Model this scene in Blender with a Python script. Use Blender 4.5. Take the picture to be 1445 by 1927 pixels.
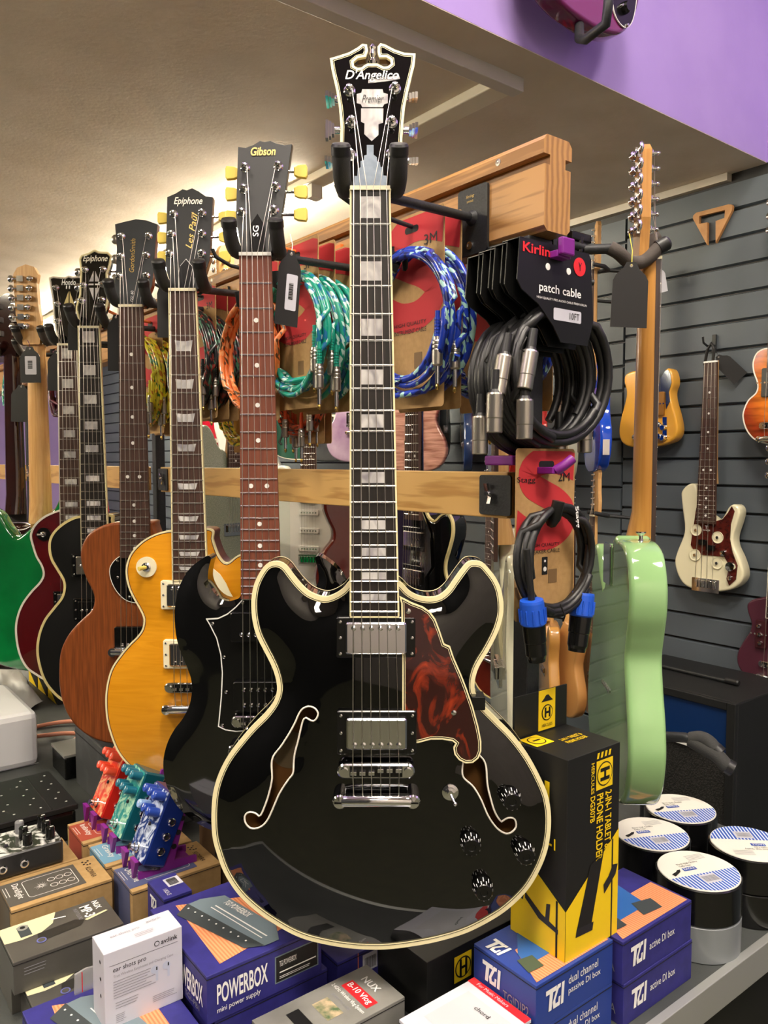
import bpy, bmesh, math, random
import numpy as np
from mathutils import Vector, Matrix
from mathutils.geometry import delaunay_2d_cdt
random.seed(11)
for _o in list(bpy.data.objects): bpy.data.objects.remove(_o)
sc = bpy.context.scene; COL = sc.collection
# ------------------------------------------------------------------ camera
F = 1480.0; CX = 722.5; CY = 963.5; CAMZ = 1.55
PITCH = math.atan(95.5/F); PHI = math.radians(37.8)
cd = bpy.data.cameras.new('camera'); cam = bpy.data.objects.new('camera', cd); COL.objects.link(cam)
cd.sensor_fit = 'VERTICAL'; cd.sensor_height = 36.0; cd.lens = 36.0*F/1927.0; cd.clip_start = .02
cam.location = (0, 0, CAMZ); cam.rotation_euler = (math.pi/2-PITCH, 0, 0); sc.camera = cam
# ------------------------------------------------------------------ world, exposure
wd = bpy.data.worlds.new('world'); sc.world = wd; wd.use_nodes = True
wd.node_tree.nodes['Background'].inputs[0].default_value = (.9, .93, 1, 1)
wd.node_tree.nodes['Background'].inputs[1].default_value = .25
sc.view_settings.view_transform = 'Standard'; sc.view_settings.look = 'None'
sc.view_settings.gamma = 1.0; sc.view_settings.use_curve_mapping = False
sc.view_settings.exposure = 1.2
LED_STRENGTH = 55.0; PANEL_STRENGTH = 30.0
# ------------------------------------------------------------------ projection helpers (photo pixels, real depths)
E2 = Vector((math.cos(PHI), math.sin(PHI), 0)); C1 = Vector((-math.sin(PHI), math.cos(PHI), 0)); UP = Vector((0, 0, 1))
def ray(px, py):
    u = (px-CX)/F; v = -(py-CY)/F
    return Vector((u, v*math.sin(PITCH)+math.cos(PITCH), v*math.cos(PITCH)-math.sin(PITCH)))
EYE = Vector((0, 0, CAMZ))
def PY(px, py, Y): d = ray(px, py); return EYE+d*(Y/d.y)
def PZ(px, py, z): d = ray(px, py); return EYE+d*((z-CAMZ)/d.z)
def PB(px, py, b): d = ray(px, py); return EYE+d*(b/d.dot(E2))
def PC(px, py, c): d = ray(px, py); return EYE+d*(c/d.dot(C1))
def W(b, c, z): return E2*b+C1*c+UP*z
def bc(p): return (p.dot(E2), p.dot(C1), p.z)
def frame(o, X=Vector((1, 0, 0)), Z=UP):
    X = Vector(X).normalized(); Z = Vector(Z).normalized(); Y = Z.cross(X)
    M = Matrix((X, Y, Z)).transposed().to_4x4(); M.translation = o
    return M
ROOM = frame(Vector((0, 0, 0)), E2)
# ------------------------------------------------------------------ materials
def lin(c):
    if isinstance(c, str):
        c = c.lstrip('#'); c = tuple(int(c[i:i+2], 16)/255 for i in (0, 2, 4))
    return tuple(((x/12.92) if x <= .04045 else ((x+.055)/1.055)**2.4) for x in c[:3])+(1,)
MATS = {}
def mat(name, col, rough=.5, metal=0, col2=None, scale=20, stretch=(1, 1, 1), lo=.35, hi=.65, kind='noise', bump=0, coat=0, emit=0, spec=.5, alpha=1, trans=0, detail=4, dist=0, bscale=None, aniso=None):
    if name in MATS: return MATS[name]
    m = bpy.data.materials.new(name); m.use_nodes = True; nt = m.node_tree; n = nt.nodes; l = nt.links
    p = n['Principled BSDF']
    p.inputs['Base Color'].default_value = lin(col); p.inputs['Roughness'].default_value = rough
    p.inputs['Metallic'].default_value = metal; p.inputs['Specular IOR Level'].default_value = spec
    p.inputs['Coat Weight'].default_value = coat; p.inputs['Coat Roughness'].default_value = .03
    p.inputs['Alpha'].default_value = alpha; p.inputs['Transmission Weight'].default_value = trans
    if emit:
        p.inputs['Emission Color'].default_value = lin(col); p.inputs['Emission Strength'].default_value = emit
    if col2 is not None or bump:
        tc = n.new('ShaderNodeTexCoord'); mp = n.new('ShaderNodeMapping'); l.new(tc.outputs['Object'], mp.inputs['Vector'])
        mp.inputs['Scale'].default_value = stretch
        if kind == 'wave':
            t = n.new('ShaderNodeTexWave'); t.inputs['Scale'].default_value = scale; t.inputs['Distortion'].default_value = dist
            t.inputs['Detail'].default_value = detail; t.inputs['Detail Scale'].default_value = 1.2; fo = t.outputs['Fac']
        elif kind == 'voronoi':
            t = n.new('ShaderNodeTexVoronoi'); t.inputs['Scale'].default_value = scale; fo = t.outputs['Distance']
        else:
            t = n.new('ShaderNodeTexNoise'); t.inputs['Scale'].default_value = scale; t.inputs['Detail'].default_value = detail
            t.inputs['Distortion'].default_value = dist; fo = t.outputs['Fac']
        l.new(mp.outputs[0], t.inputs['Vector'])
        if col2 is not None:
            r = n.new('ShaderNodeValToRGB'); r.color_ramp.elements[0].position = lo; r.color_ramp.elements[1].position = hi
            r.color_ramp.elements[0].color = lin(col); r.color_ramp.elements[1].color = lin(col2)
            l.new(fo, r.inputs[0]); l.new(r.outputs[0], p.inputs['Base Color'])
        if bump:
            b = n.new('ShaderNodeBump'); b.inputs['Strength'].default_value = bump; b.inputs['Distance'].default_value = .002
            if bscale:
                t2 = n.new('ShaderNodeTexNoise'); t2.inputs['Scale'].default_value = bscale; l.new(mp.outputs[0], t2.inputs['Vector']); fo = t2.outputs['Fac']
            l.new(fo, b.inputs['Height']); l.new(b.outputs[0], p.inputs['Normal'])
    MATS[name] = m; return m
chrome = mat('chrome', '#e4e4e6', .08, 1)
nickel = mat('satin_nickel', '#b9b4aa', .32, 1)
steel = mat('fret_steel', '#d8d6d2', .25, 1)
string_m = mat('string_steel', '#cfcac0', .3, 1)
gold = mat('gold_print', '#d2b46a', .45, .6)
black_gloss = mat('black_lacquer', '#040404', .03, coat=.5, spec=.5)
black_gloss2 = mat('black_polish', '#070707', .06, coat=1)
black_matte = mat('black_matte', '#161616', .45)
black_satin = mat('black_satin_finish', '#141414', .34, spec=.4)
black_plastic = mat('black_plastic', '#0b0b0b', .22)
black_metal = mat('black_powder_metal', '#26282a', .5, col2='#1d1f21', scale=300, bump=.15)
foam = mat('grey_foam', '#3a3a39', .85, bump=.2, scale=500)
foam2 = mat('brown_foam', '#4d4641', .85, bump=.2, scale=500)
rubber = mat('cable_rubber', '#1b1b1c', .42)
cream = mat('cream_binding', '#eadfb0', .35)
cream_w = mat('white_binding', '#e6dfd0', .35)
cream_g = mat('aged_gold_binding', '#d4c489', .35)
ivory = mat('ivory_plastic', '#efe6c4', .3)
white_pl = mat('white_plastic', '#eceae4', .3)
keystone = mat('keystone_yellow', '#e6cd62', .35)
pearl = mat('mother_of_pearl', '#d2cfcb', .22, col2='#8d898d', scale=45, stretch=(1, 1, .6), dist=1.5, detail=2, lo=.35, hi=.75, coat=.5)
ebony = mat('ebony_board', '#17130f', .45, col2='#241d18', scale=60, stretch=(6, 6, .4))
rosewood = mat('rosewood_board', '#4a3026', .5, col2='#36221a', scale=40, stretch=(8, 8, .35))
rosewood2 = mat('granadillo_board', '#7c4530', .5, col2='#693423', scale=40, stretch=(8, 8, .35))
rosewood_d = mat('dark_rosewood_board', '#3d2a23', .5, col2='#2a1c17', scale=40, stretch=(8, 8, .35))
mahog = mat('mahogany_brown', '#8f4c20', .38, col2='#6f3716', scale=30, stretch=(10, 10, .5), bump=.03)
mahog_d = mat('mahogany_neck_red', '#5a2018', .3, coat=.4)
maple = mat('maple', '#d9ac6d', .35, col2='#c99758', scale=25, stretch=(8, 8, .4), coat=.4)
maple_d = mat('aged_maple', '#c08a45', .3, col2='#b27b38', scale=25, stretch=(8, 8, .3), coat=.6)
wine = mat('wine_red_lacquer', '#4d060c', .06, coat=1)
green_burst = mat('green_lacquer', '#057a3a', .08, col2='#03602c', scale=8, coat=1)
surf_green = mat('surf_green_lacquer', '#8fb87c', .08, coat=1)
amber = mat('amber_flame_top', '#e09a1e', .26, col2='#d28b12', scale=9, stretch=(.7, .7, 6), dist=2.5, detail=3, lo=.3, hi=.7, coat=.25)
tort = mat('tortoiseshell', '#2a0507', .1, col2='#b33a17', scale=22, stretch=(1.2, 1, .8), dist=2.2, detail=5, lo=.52, hi=.82, coat=1)
oak = mat('oak_rail', '#bb8a50', .42, col2='#966a3a', kind='wave', scale=9, stretch=(9, .5, 7), dist=7, detail=3, lo=.2, hi=.9, coat=.15)
oak_end = mat('oak_end_grain', '#b4864c', .5, col2='#946a3a', kind='wave', scale=22, stretch=(1.5, 1, 1), dist=3, lo=.2, hi=.9)
pine = mat('ash_board', '#d4a964', .42, col2='#b58644', kind='wave', scale=6, stretch=(5, .6, 7), dist=9, detail=3, lo=.3, hi=1, coat=.15)
kraft = mat('kraft_card', '#b8935f', .75, col2='#ad8855', scale=120)
kraft2 = mat('kraft_box_card', '#b1905f', .75, col2='#a78655', scale=90)
stagg_red = mat('red_card_print', '#c02d33', .7)
ink = mat('black_ink', '#151413', .6)
white_ink = mat('white_ink', '#f0efec', .6)
grey_ink = mat('grey_ink', '#8a8a90', .6)
purple_pl = mat('purple_printed_plastic', '#7b1f86', .4)
box_blue = mat('indigo_box_card', '#33307f', .5, col2='#2c2a72', scale=60)
box_blue_b = mat('blue_box_card', '#28408f', .48)
orange_pr = mat('orange_stripe_print', '#e99a6c', .6, col2='#cf7a4f', kind='wave', scale=75, stretch=(1, 0, 0), lo=.35, hi=.65)
slate_pr = mat('slate_device_print', '#71818a', .5)
slate_dk = mat('dark_device_print', '#3c4346', .5)
box_dark = mat('dark_grey_box_card', '#55534d', .3, col2='#4a4844', scale=14)
box_grey = mat('silver_grey_box_card', '#8d8c86', .35, col2='#6f6e69', scale=10)
white_card = mat('white_box_card', '#c6c6d0', .45)
yellow_pr = mat('yellow_print', '#f2cd17', .5)
herc_black = mat('black_box_card', '#171716', .5)
slat_m = mat('slat_grey_paint', '#586067', .55, col2='#515960', scale=3, bump=.04, bscale=60)
ceil_m = mat('ceiling_paint', '#ddd2c2', .8, col2='#d2c6b4', scale=6, bump=.25, bscale=90)
purple_m = mat('purple_wall_paint', '#ae95d8', .6, col2='#a68dd2', scale=5, bump=.1, bscale=50)
plaster = mat('cream_wall_paint', '#cfc8ba', .7, col2='#c7bfb0', scale=4)
counter_m = mat('counter_black_mat', '#474a48', .55, col2='#383b3a', scale=9, bump=.1, bscale=400)
alu = mat('brushed_trim', '#b9bbb6', .4, .6)
floor_m = mat('floor_vinyl', '#5a5a45', .6, col2='#4e4f3e', scale=12)
# ------------------------------------------------------------------ mesh helpers
class MB:
    def __init__(s): s.v = []; s.f = []; s.sm = []
    def add(s, vs, fs, smooth=False):
        o = len(s.v); s.v += [tuple(v) for v in vs]
        for f in fs: s.f.append([i+o for i in f]); s.sm.append(smooth)
        return s
    def box(s, x0, x1, y0, y1, z0, z1, b=0):
        if b <= 0:
            vs = [(x, y, z) for z in (z0, z1) for y in (y0, y1) for x in (x0, x1)]
            return s.add(vs, [(0, 1, 3, 2), (4, 6, 7, 5), (0, 4, 5, 1), (2, 3, 7, 6), (0, 2, 6, 4), (1, 5, 7, 3)])
        bm = bmesh.new(); bmesh.ops.create_cube(bm, size=1)
        for v in bm.verts: v.co = Vector(((x0+x1)/2+v.co.x*(x1-x0), (y0+y1)/2+v.co.y*(y1-y0), (z0+z1)/2+v.co.z*(z1-z0)))
        bmesh.ops.bevel(bm, geom=list(bm.edges)+list(bm.verts), offset=b, segments=2, affect='EDGES', profile=.5)
        bm.verts.index_update(); s.add([v.co for v in bm.verts], [[v.index for v in f.verts] for f in bm.faces]); bm.free(); return s
    def cyl(s, p0, p1, r0, r1=None, n=16, cap=True, smooth=True):
        return s.lathe([(r0, 0), (r0 if r1 is None else r1, (Vector(p1)-Vector(p0)).length)], p0, Vector(p1)-Vector(p0), n, cap, smooth)
    def lathe(s, prof, o, axis, n=16, cap=True, smooth=True, sharp=True):
        a = Vector(axis).normalized(); t = Vector((1, 0, 0)) if abs(a.x) < .8 else Vector((0, 1, 0))
        u = a.cross(t).normalized(); w = a.cross(u); o = Vector(o)
        ring = lambda r, h: [o+a*h+(u*math.cos(2*math.pi*i/n)+w*math.sin(2*math.pi*i/n))*r for i in range(n)]
        for (r0, h0), (r1, h1) in zip(prof[:-1], prof[1:]):
            s.add(ring(r0, h0)+ring(r1, h1), [(i, (i+1) % n, n+(i+1) % n, n+i) for i in range(n)], smooth)
        if cap:
            if prof[0][0] > 1e-6: s.add(ring(*prof[0]), [list(range(n))])
            if prof[-1][0] > 1e-6: s.add(ring(*prof[-1]), [list(range(n))])
        return s
    def tube(s, pts, r, n=8, closed=False, cap=True):
        P = [Vector(p) for p in pts]; m = len(P); R = r if hasattr(r, '__len__') else [r]*m
        vs = []; prev = None
        for i in range(m):
            a = P[(i-1) % m] if (closed or i > 0) else P[i]; b = P[(i+1) % m] if (closed or i < m-1) else P[i]
            t = (b-a).normalized() if (b-a).length > 1e-9 else Vector((0, 0, 1))
            if prev is None:
                k = Vector((0, 0, 1)) if abs(t.z) < .9 else Vector((1, 0, 0)); u = t.cross(k).normalized()
            else:
                u = prev-t*prev.dot(t); u = u.normalized() if u.length > 1e-6 else t.orthogonal().normalized()
            prev = u; w = t.cross(u)
            vs += [P[i]+(u*math.cos(2*math.pi*j/n)+w*math.sin(2*math.pi*j/n))*R[i] for j in range(n)]
        fs = []
        for i in range(m if closed else m-1):
            a = i*n; b = ((i+1) % m)*n
            fs += [(a+j, a+(j+1) % n, b+(j+1) % n, b+j) for j in range(n)]
        s.add(vs, fs, True)
        if cap and not closed: s.add(vs[:n], [list(range(n))]); s.add(vs[-n:], [list(range(n))])
        return s
    def prism(s, pts, y0, y1, smooth=False, shear=0, bev=0):
        """outline in x,z extruded along y; shear adds shear*z to y"""
        n = len(pts)
        L = lambda P, y: [(p[0], y+shear*p[1], p[1]) for p in P]
        if bev:
            q = inset(pts, bev)
            s.add(L(q, y0), [list(range(n))]); s.add(L(q, y1), [list(range(n))])
            layers = [L(q, y0), L(pts, y0+bev), L(pts, y1-bev), L(q, y1)]
        else:
            s.add(L(pts, y0), [list(range(n))]); s.add(L(pts, y1), [list(range(n))]); layers = [L(pts, y0), L(pts, y1)]
        for A, B in zip(layers[:-1], layers[1:]): s.add(A+B, [(i, (i+1) % n, n+(i+1) % n, n+i) for i in range(n)], smooth)
        return s
    def ball(s, c, r, n=12, sy=1, sz=1, sx=1):
        m = n//2; vs = []; fs = []
        for i in range(m+1):
            for j in range(n):
                th = math.pi*i/m; ph = 2*math.pi*j/n
                vs.append((c[0]+r*sx*math.sin(th)*math.cos(ph), c[1]+r*sy*math.sin(th)*math.sin(ph), c[2]+r*sz*math.cos(th)))
        for i in range(m):
            for j in range(n): fs.append((i*n+j, i*n+(j+1) % n, (i+1)*n+(j+1) % n, (i+1)*n+j))
        return s.add(vs, fs, True)
    def build(s, name, m, parent=None, off=None):
        me = bpy.data.meshes.new(name)
        vs = s.v if off is None else [(v[0]+off[0], v[1]+off[1], v[2]+off[2]) for v in s.v]
        me.from_pydata(vs, [], s.f); me.polygons.foreach_set('use_smooth', s.sm)
        bm = bmesh.new(); bm.from_mesh(me); bmesh.ops.remove_doubles(bm, verts=bm.verts, dist=1e-7) if False else None
        bmesh.ops.recalc_face_normals(bm, faces=bm.faces); bm.to_mesh(me); bm.free()
        if m: me.materials.append(m)
        o = bpy.data.objects.new(name, me); COL.objects.link(o)
        if parent: o.parent = parent
        return o
def mesh_obj(name, me, parent=None):
    o = bpy.data.objects.new(name, me); COL.objects.link(o)
    if parent: o.parent = parent
    return o
def tag(o, label=None, cat=None, group=None, kind=None):
    if label: o['label'] = label
    if cat: o['category'] = cat
    if group: o['group'] = group
    if kind: o['kind'] = kind
    return o
def thing(name, label, cat, M, group=None):
    o = bpy.data.objects.new(name, None); COL.objects.link(o); o.empty_display_size = .02
    o.matrix_world = M; return tag(o, label, cat, group)
def copy_tree(o, parent=None):
    c = o.copy(); COL.objects.link(c)
    if parent: c.parent = parent
    for ch in list(o.children): copy_tree(ch, c)
    return c
def area(P): return .5*sum(P[i][0]*P[(i+1) % len(P)][1]-P[(i+1) % len(P)][0]*P[i][1] for i in range(len(P)))
def inset(P, d):
    n = len(P); sgn = 1 if area(P) > 0 else -1; out = []
    for i in range(n):
        a = P[i-1]; b = P[i]; c = P[(i+1) % n]
        def nm(p, q):
            dx, dy = q[0]-p[0], q[1]-p[1]; L = math.hypot(dx, dy) or 1e-9; return (-dy/L*sgn, dx/L*sgn)
        n1 = nm(a, b); n2 = nm(b, c); mx, my = n1[0]+n2[0], n1[1]+n2[1]; L = math.hypot(mx, my)
        if L < .2: out.append((b[0]+n1[0]*d, b[1]+n1[1]*d)); continue
        mx /= L; my /= L; k = d/max(.45, mx*n1[0]+my*n1[1]); out.append((b[0]+mx*k, b[1]+my*k))
    return out
def spline(P, ds=.004, closed=True):
    """centripetal-ish Catmull-Rom then even resampling"""
    n = len(P); out = []
    rng = range(n) if closed else range(n-1)
    for i in rng:
        if closed: p = [P[(i+k-1) % n] for k in range(4)]
        else: p = [P[max(0, min(n-1, i+k-1))] for k in range(4)]
        for j in range(12):
            t = j/12
            out.append(tuple(.5*((2*p[1][k])+(-p[0][k]+p[2][k])*t+(2*p[0][k]-5*p[1][k]+4*p[2][k]-p[3][k])*t*t+(-p[0][k]+3*p[1][k]-3*p[2][k]+p[3][k])*t**3) for k in range(len(P[0]))))
    if not closed: out.append(tuple(P[-1]))
    A = np.array(out); B = np.vstack([A, A[:1]]) if closed else A
    s = np.concatenate([[0], np.cumsum(np.linalg.norm(np.diff(B, axis=0), axis=1))]); m = max(8, int(round(s[-1]/ds)))
    q = np.linspace(0, s[-1], m+1); q = q[:-1] if closed else q
    return [tuple(np.interp(x, s, B[:, k]) for k in range(B.shape[1])) for x in q]
def rrect(x0, x1, z0, z1, r, n=5):
    out = []
    for cx, cz, a in ((x1-r, z1-r, 0), (x0+r, z1-r, 90), (x0+r, z0+r, 180), (x1-r, z0+r, 270)):
        for i in range(n+1):
            t = math.radians(a+90*i/n); out.append((cx+r*math.cos(t), cz+r*math.sin(t)))
    return out
def circle(x, z, r, n=20): return [(x+r*math.cos(2*math.pi*i/n), z+r*math.sin(2*math.pi*i/n)) for i in range(n)]
def inside(p, P):
    c = False; x, y = p; n = len(P)
    for i in range(n):
        x1, y1 = P[i]; x2, y2 = P[i-1]
        if (y1 > y) != (y2 > y) and x < (x2-x1)*(y-y1)/(y2-y1)+x1: c = not c
    return c
def np_inside(X, Z, P):
    P = np.array(P); c = np.zeros(X.shape, bool); n = len(P)
    for i in range(n):
        x1, y1 = P[i]; x2, y2 = P[i-1]
        if y1 == y2: continue
        cond = ((y1 > Z) != (y2 > Z)) & (X < (x2-x1)*(Z-y1)/(y2-y1)+x1); c ^= cond
    return c
def arch_top(outline, h, holes=(), grid=.006, k=.006, off=(0, 0, 0), y0=0, iters=500):
    """carved top: triangulated field bulging towards -y, pinned at the rim; holes are cut out"""
    A = np.array(outline); x = np.arange(A[:, 0].min(), A[:, 0].max(), grid); z = np.arange(A[:, 1].min(), A[:, 1].max(), grid)
    X, Z = np.meshgrid(x, z); X[::2] += grid/2
    ok = np_inside(X, Z, inset(outline, grid*.6))
    for H in holes: ok &= ~np_inside(X, Z, inset(H, -grid*.5))
    pts = [Vector((a, b)) for a, b in zip(X[ok], Z[ok])]
    vs = [Vector(p) for p in outline]; es = [(i, (i+1) % len(outline)) for i in range(len(outline))]
    for H in holes:
        o = len(vs); vs += [Vector(p) for p in H]; es += [(o+i, o+(i+1) % len(H)) for i in range(len(H))]
    nb = len(outline); vs += pts
    V, Ed, Fa, *_ = delaunay_2d_cdt(vs, es, [], 1, 1e-6)
    V = np.array([(v[0], v[1]) for v in V]); Fa = [list(f) for f in Fa]
    cen = np.array([V[f].mean(axis=0) for f in Fa]); keep = np_inside(cen[:, 0], cen[:, 1], outline)
    solid = [f for f, kk in zip(Fa, keep) if kk]
    E = set()
    for f in solid:
        for i in range(len(f)): a, b = f[i], f[(i+1) % len(f)]; E.add((min(a, b), max(a, b)))
    E = np.array(sorted(E)); n = len(V); deg = np.bincount(E.ravel(), minlength=n).clip(1)
    B = np.array(outline); d = np.full(n, 1e9)
    for p in B: d = np.minimum(d, np.hypot(V[:, 0]-p[0], V[:, 1]-p[1]))
    fix = d < grid*.15; hh = np.zeros(n)
    for _ in range(iters):
        sm = np.bincount(E[:, 0], hh[E[:, 1]], n)+np.bincount(E[:, 1], hh[E[:, 0]], n)
        hh = (sm/deg+.05)/(1+k); hh[fix] = 0
    hh *= h/hh.max()
    for _ in range(6):
        sm = np.bincount(E[:, 0], hh[E[:, 1]], n)+np.bincount(E[:, 1], hh[E[:, 0]], n); hh = np.where(fix, hh, .5*hh+.5*sm/deg)
    for H in holes:
        k2 = ~np_inside(np.array([V[f].mean(axis=0)[0] for f in solid]), np.array([V[f].mean(axis=0)[1] for f in solid]), H)
        solid = [f for f, q in zip(solid, k2) if q]
    mb = MB(); mb.add([(V[i, 0], y0-hh[i], V[i, 1]) for i in range(n)], solid, True)
    def height(x, z): i = int(np.argmin((V[:, 0]-x)**2+(V[:, 1]-z)**2)); return y0-hh[i]
    return mb, height
# ---- lettering
_tc = {}
def text_mesh(s, shear=0, bold=0):
    k = (s, shear, bold)
    if k not in _tc:
        cu = bpy.data.curves.new('t', 'FONT'); cu.body = s; cu.shear = shear; cu.offset = bold; cu.resolution_u = 3; cu.fill_mode = 'FRONT'
        o = bpy.data.objects.new('t', cu); me = o.to_mesh()
        vs = np.array([v.co[:] for v in me.vertices]) if len(me.vertices) else np.zeros((0, 3))
        _tc[k] = (vs, [list(p.vertices) for p in me.polygons]); o.to_mesh_clear(); bpy.data.objects.remove(o); bpy.data.curves.remove(cu)
    return _tc[k]
def text(parent, s, o, ex, ez, w, h, m, shear=0, bold=0, name='lettering', lift=.0004, mb=None, tilt=0):
    """lettering filling a w x h box whose lower left corner is o, running along ex with glyph tops along ez"""
    vs, fs = text_mesh(s, shear, bold)
    if not len(vs): return
    mn = vs.min(0); mx = vs.max(0); ex = Vector(ex); ez = Vector(ez); nrm = ex.cross(ez).normalized(); o = Vector(o)
    sx = w/(mx[0]-mn[0]); sy = h/(mx[1]-mn[1])
    P = [o+ex*((v[0]-mn[0])*sx)+ez*((v[1]-mn[1])*sy+tilt*(v[0]-mn[0])*sx)+nrm*lift for v in vs]
    if mb is not None: mb.add(P, fs); return
    return MB().add(P, fs).build(name, m, parent)
XA = (1, 0, 0); ZA = (0, 0, 1)
# ------------------------------------------------------------------ guitars
def tracer(N, X=(1, 0, 0), k=0.0):
    """pixel -> local (x, z) on the guitar's own plane (through the nut, leaning back by k)"""
    X = Vector(X).normalized(); Yl = UP.cross(X); n = Yl-UP*k
    def f(px, py):
        d = ray(px, py); P = EYE+d*((N-EYE).dot(n)/d.dot(n)); q = P-N
        return (q.dot(X), q.z)
    return f
def body_round(outline, y0, y1, r, segs=4):
    mb = MB(); L = []
    for i in range(segs+1):
        a = math.pi/2*i/segs; L.append((r*(1-math.sin(a)), y0+r*(1-math.cos(a))))
    L = [(d, y) for d, y in L]; L += [(d, y0+y1-y) for d, y in reversed(L)]
    n = len(outline); rings = []
    for d, y in L: rings.append([(p[0], y, p[1]) for p in (inset(outline, d) if d > 1e-6 else outline)])
    vs = [v for R in rings for v in R]; fs = []
    for a in range(len(rings)-1): fs += [(a*n+i, a*n+(i+1) % n, (a+1)*n+(i+1) % n, (a+1)*n+i) for i in range(n)]
    mb.add(vs, fs, True); mb.add(rings[0], [list(range(n))]); mb.add(rings[-1], [list(range(n))])
    return mb
def ring_strip(outline, w, y0, y1, out=.0005):
    """binding: front face strip of width w plus the outer side band from y0 to y1"""
    o = inset(outline, -out); q = inset(outline, w); n = len(o); mb = MB()
    A = [(p[0], y0, p[1]) for p in o]; B = [(p[0], y0, p[1]) for p in q]; Cc = [(p[0], y1, p[1]) for p in o]; D = [(p[0], y1, p[1]) for p in q]
    for P, Q in ((A, B), (A, Cc), (B, D)): mb.add(P+Q, [(i, (i+1) % n, n+(i+1) % n, n+i) for i in range(n)], P is A and Q is Cc)
    return mb
def plate(pts, y0, y1, name, m, root, off, bev=0): return MB().prism(pts, y0, y1, bev=bev).build(name, m, root, off)
def guitar(name, label, N, X, S, group=None, roll=0, cat='guitar'):
    out = S['body']; zmin = min(p[1] for p in out); off = (0, 0, -zmin); O = Vector(off)
    root = thing(name, label, cat, frame(N, X) @ Matrix.Rotation(roll, 4, 'Y') @ Matrix.Translation((0, 0, zmin)), group)
    th = S.get('thick', .045); fy = S.get('fy', -.012); simple = S.get('simple', False); k = S.get('k', 0.0)
    zb = S['zb']; bx = S.get('bx', 0.0); cl = lambda z: bx*z/zb
    zend = S['zend']; nw = S.get('nw', .043); ew = S.get('ew', .056)
    hw = lambda z: (nw+(ew-nw)*z/zend)/2
    ytop = lambda x, z: 0.0
    # body
    if S.get('arch'):
        if S.get('bind'): ao = inset(out, S.get('bw', .004)+.0012)
        else: ao = out
        mb, ytop = arch_top(ao, S['arch'], S.get('holes', ()), k=S.get('ak', .006), grid=S.get('grid', .006), y0=-.0004 if S.get('bind') else 0)
        n = len(out); b = MB(); A = [(p[0], 0, p[1]) for p in out]; B = [(p[0], th, p[1]) for p in out]
        b.add(A+B, [(i, (i+1) % n, n+(i+1) % n, n+i) for i in range(n)], True); b.add(B, [list(range(n))])
        if S.get('bind'): Ai = [(p[0], 0, p[1]) for p in ao]; b.add(A+Ai, [(i, (i+1) % n, n+(i+1) % n, n+i) for i in range(n)])
        b.build('body', S['side'], root, off); mb.build('carved_top', S['top'], root, off)
    elif S.get('top') is not None and S.get('top') is not S['side']:
        n = len(out); b = MB(); A = [(p[0], 0, p[1]) for p in out]; B = [(p[0], th, p[1]) for p in out]
        b.add(A+B, [(i, (i+1) % n, n+(i+1) % n, n+i) for i in range(n)], True); b.add(B, [list(range(n))])
        b.build('body', S['side'], root, off); MB().prism(out, -.0008, .006).build('top', S['top'], root, off)
    else:
        body_round(out, 0, th, S.get('round', .006)).build('body', S['side'], root, off)
    if S.get('bind'):
        ring_strip(out, S.get('bw', .004), -.0012, S.get('bd', .006)).build('binding', S['bind'], root, off)
        if S.get('bline'):
            q = inset(out, S.get('bw', .004)); ring_strip(q, .0006, -.0015, .001, 0).build('binding_line', black_plastic, root, off)
            q = inset(out, S.get('bw', .004)+.0008); ring_strip(q, .0007, -.0018, .001, 0).build('binding_line', S['bind'], root, off)
    if S.get('bbind'):
        mb = ring_strip(out, .003, th+.0008, th-.004); mb.build('back_binding', S['bbind'], root, off)
    # neck
    zj = S.get('zjoin', zend*.75); mb = MB(); secs = []; m = 9
    for i in range(9):
        z = .006+(zj-.006)*i/8; w = hw(min(z, 0))-.0006; dp = S.get('nd', .018)+.003*i/8
        if i == 8: dp += .012
        secs.append([(cl(z)+w*math.cos(math.pi*j/(m-1)), fy+.006+dp*(math.sin(math.pi*j/(m-1))**.8), z) for j in range(m)])
    mb.add([v for s_ in secs for v in s_], [(i*m+j, i*m+j+1, (i+1)*m+j+1, (i+1)*m+j) for i in range(8) for j in range(m-1)], True)
    mb.add(secs[0], [list(range(m))]); mb.add(secs[-1], [list(range(m))])
    mb.build('neck', S['neck'], root, off)
    fb = MB().prism([(cl(0)-hw(0), 0), (cl(0)+hw(0), 0), (cl(zend)+hw(zend), zend), (cl(zend)-hw(zend), zend)], fy, fy+.0066).build('fretboard', S['board'], root, off)
    if S.get('fbind'):
        for sg in (-1, 1):
            a = [(cl(0)+sg*hw(0), 0), (cl(0)+sg*(hw(0)-.002), 0), (cl(zend)+sg*(hw(zend)-.002), zend), (cl(zend)+sg*hw(zend), zend)]
            b = MB().prism(a, fy-.0005, fy+.0068); b.v = [(v[0]+sg*.0004, v[1], v[2]) for v in b.v]; b.build('board_binding', S['fbind'], fb, off)
        MB().prism([(cl(zend)-hw(zend), zend-.0018), (cl(zend)+hw(zend), zend-.0018), (cl(zend)+hw(zend), zend), (cl(zend)-hw(zend), zend)], fy-.0003, fy+.0066).build('board_binding', S['fbind'], fb, off)
    MB().box(cl(0)-hw(0), cl(0)+hw(0), fy-.0022, fy+.006, 0, .0045).build('nut', S.get('nut', ivory), root, off)
    sl = S.get('scale', -zb); fz = [0]+[-sl*(1-2**(-i/12)) for i in range(1, 25)]
    allf = MB()
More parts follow.
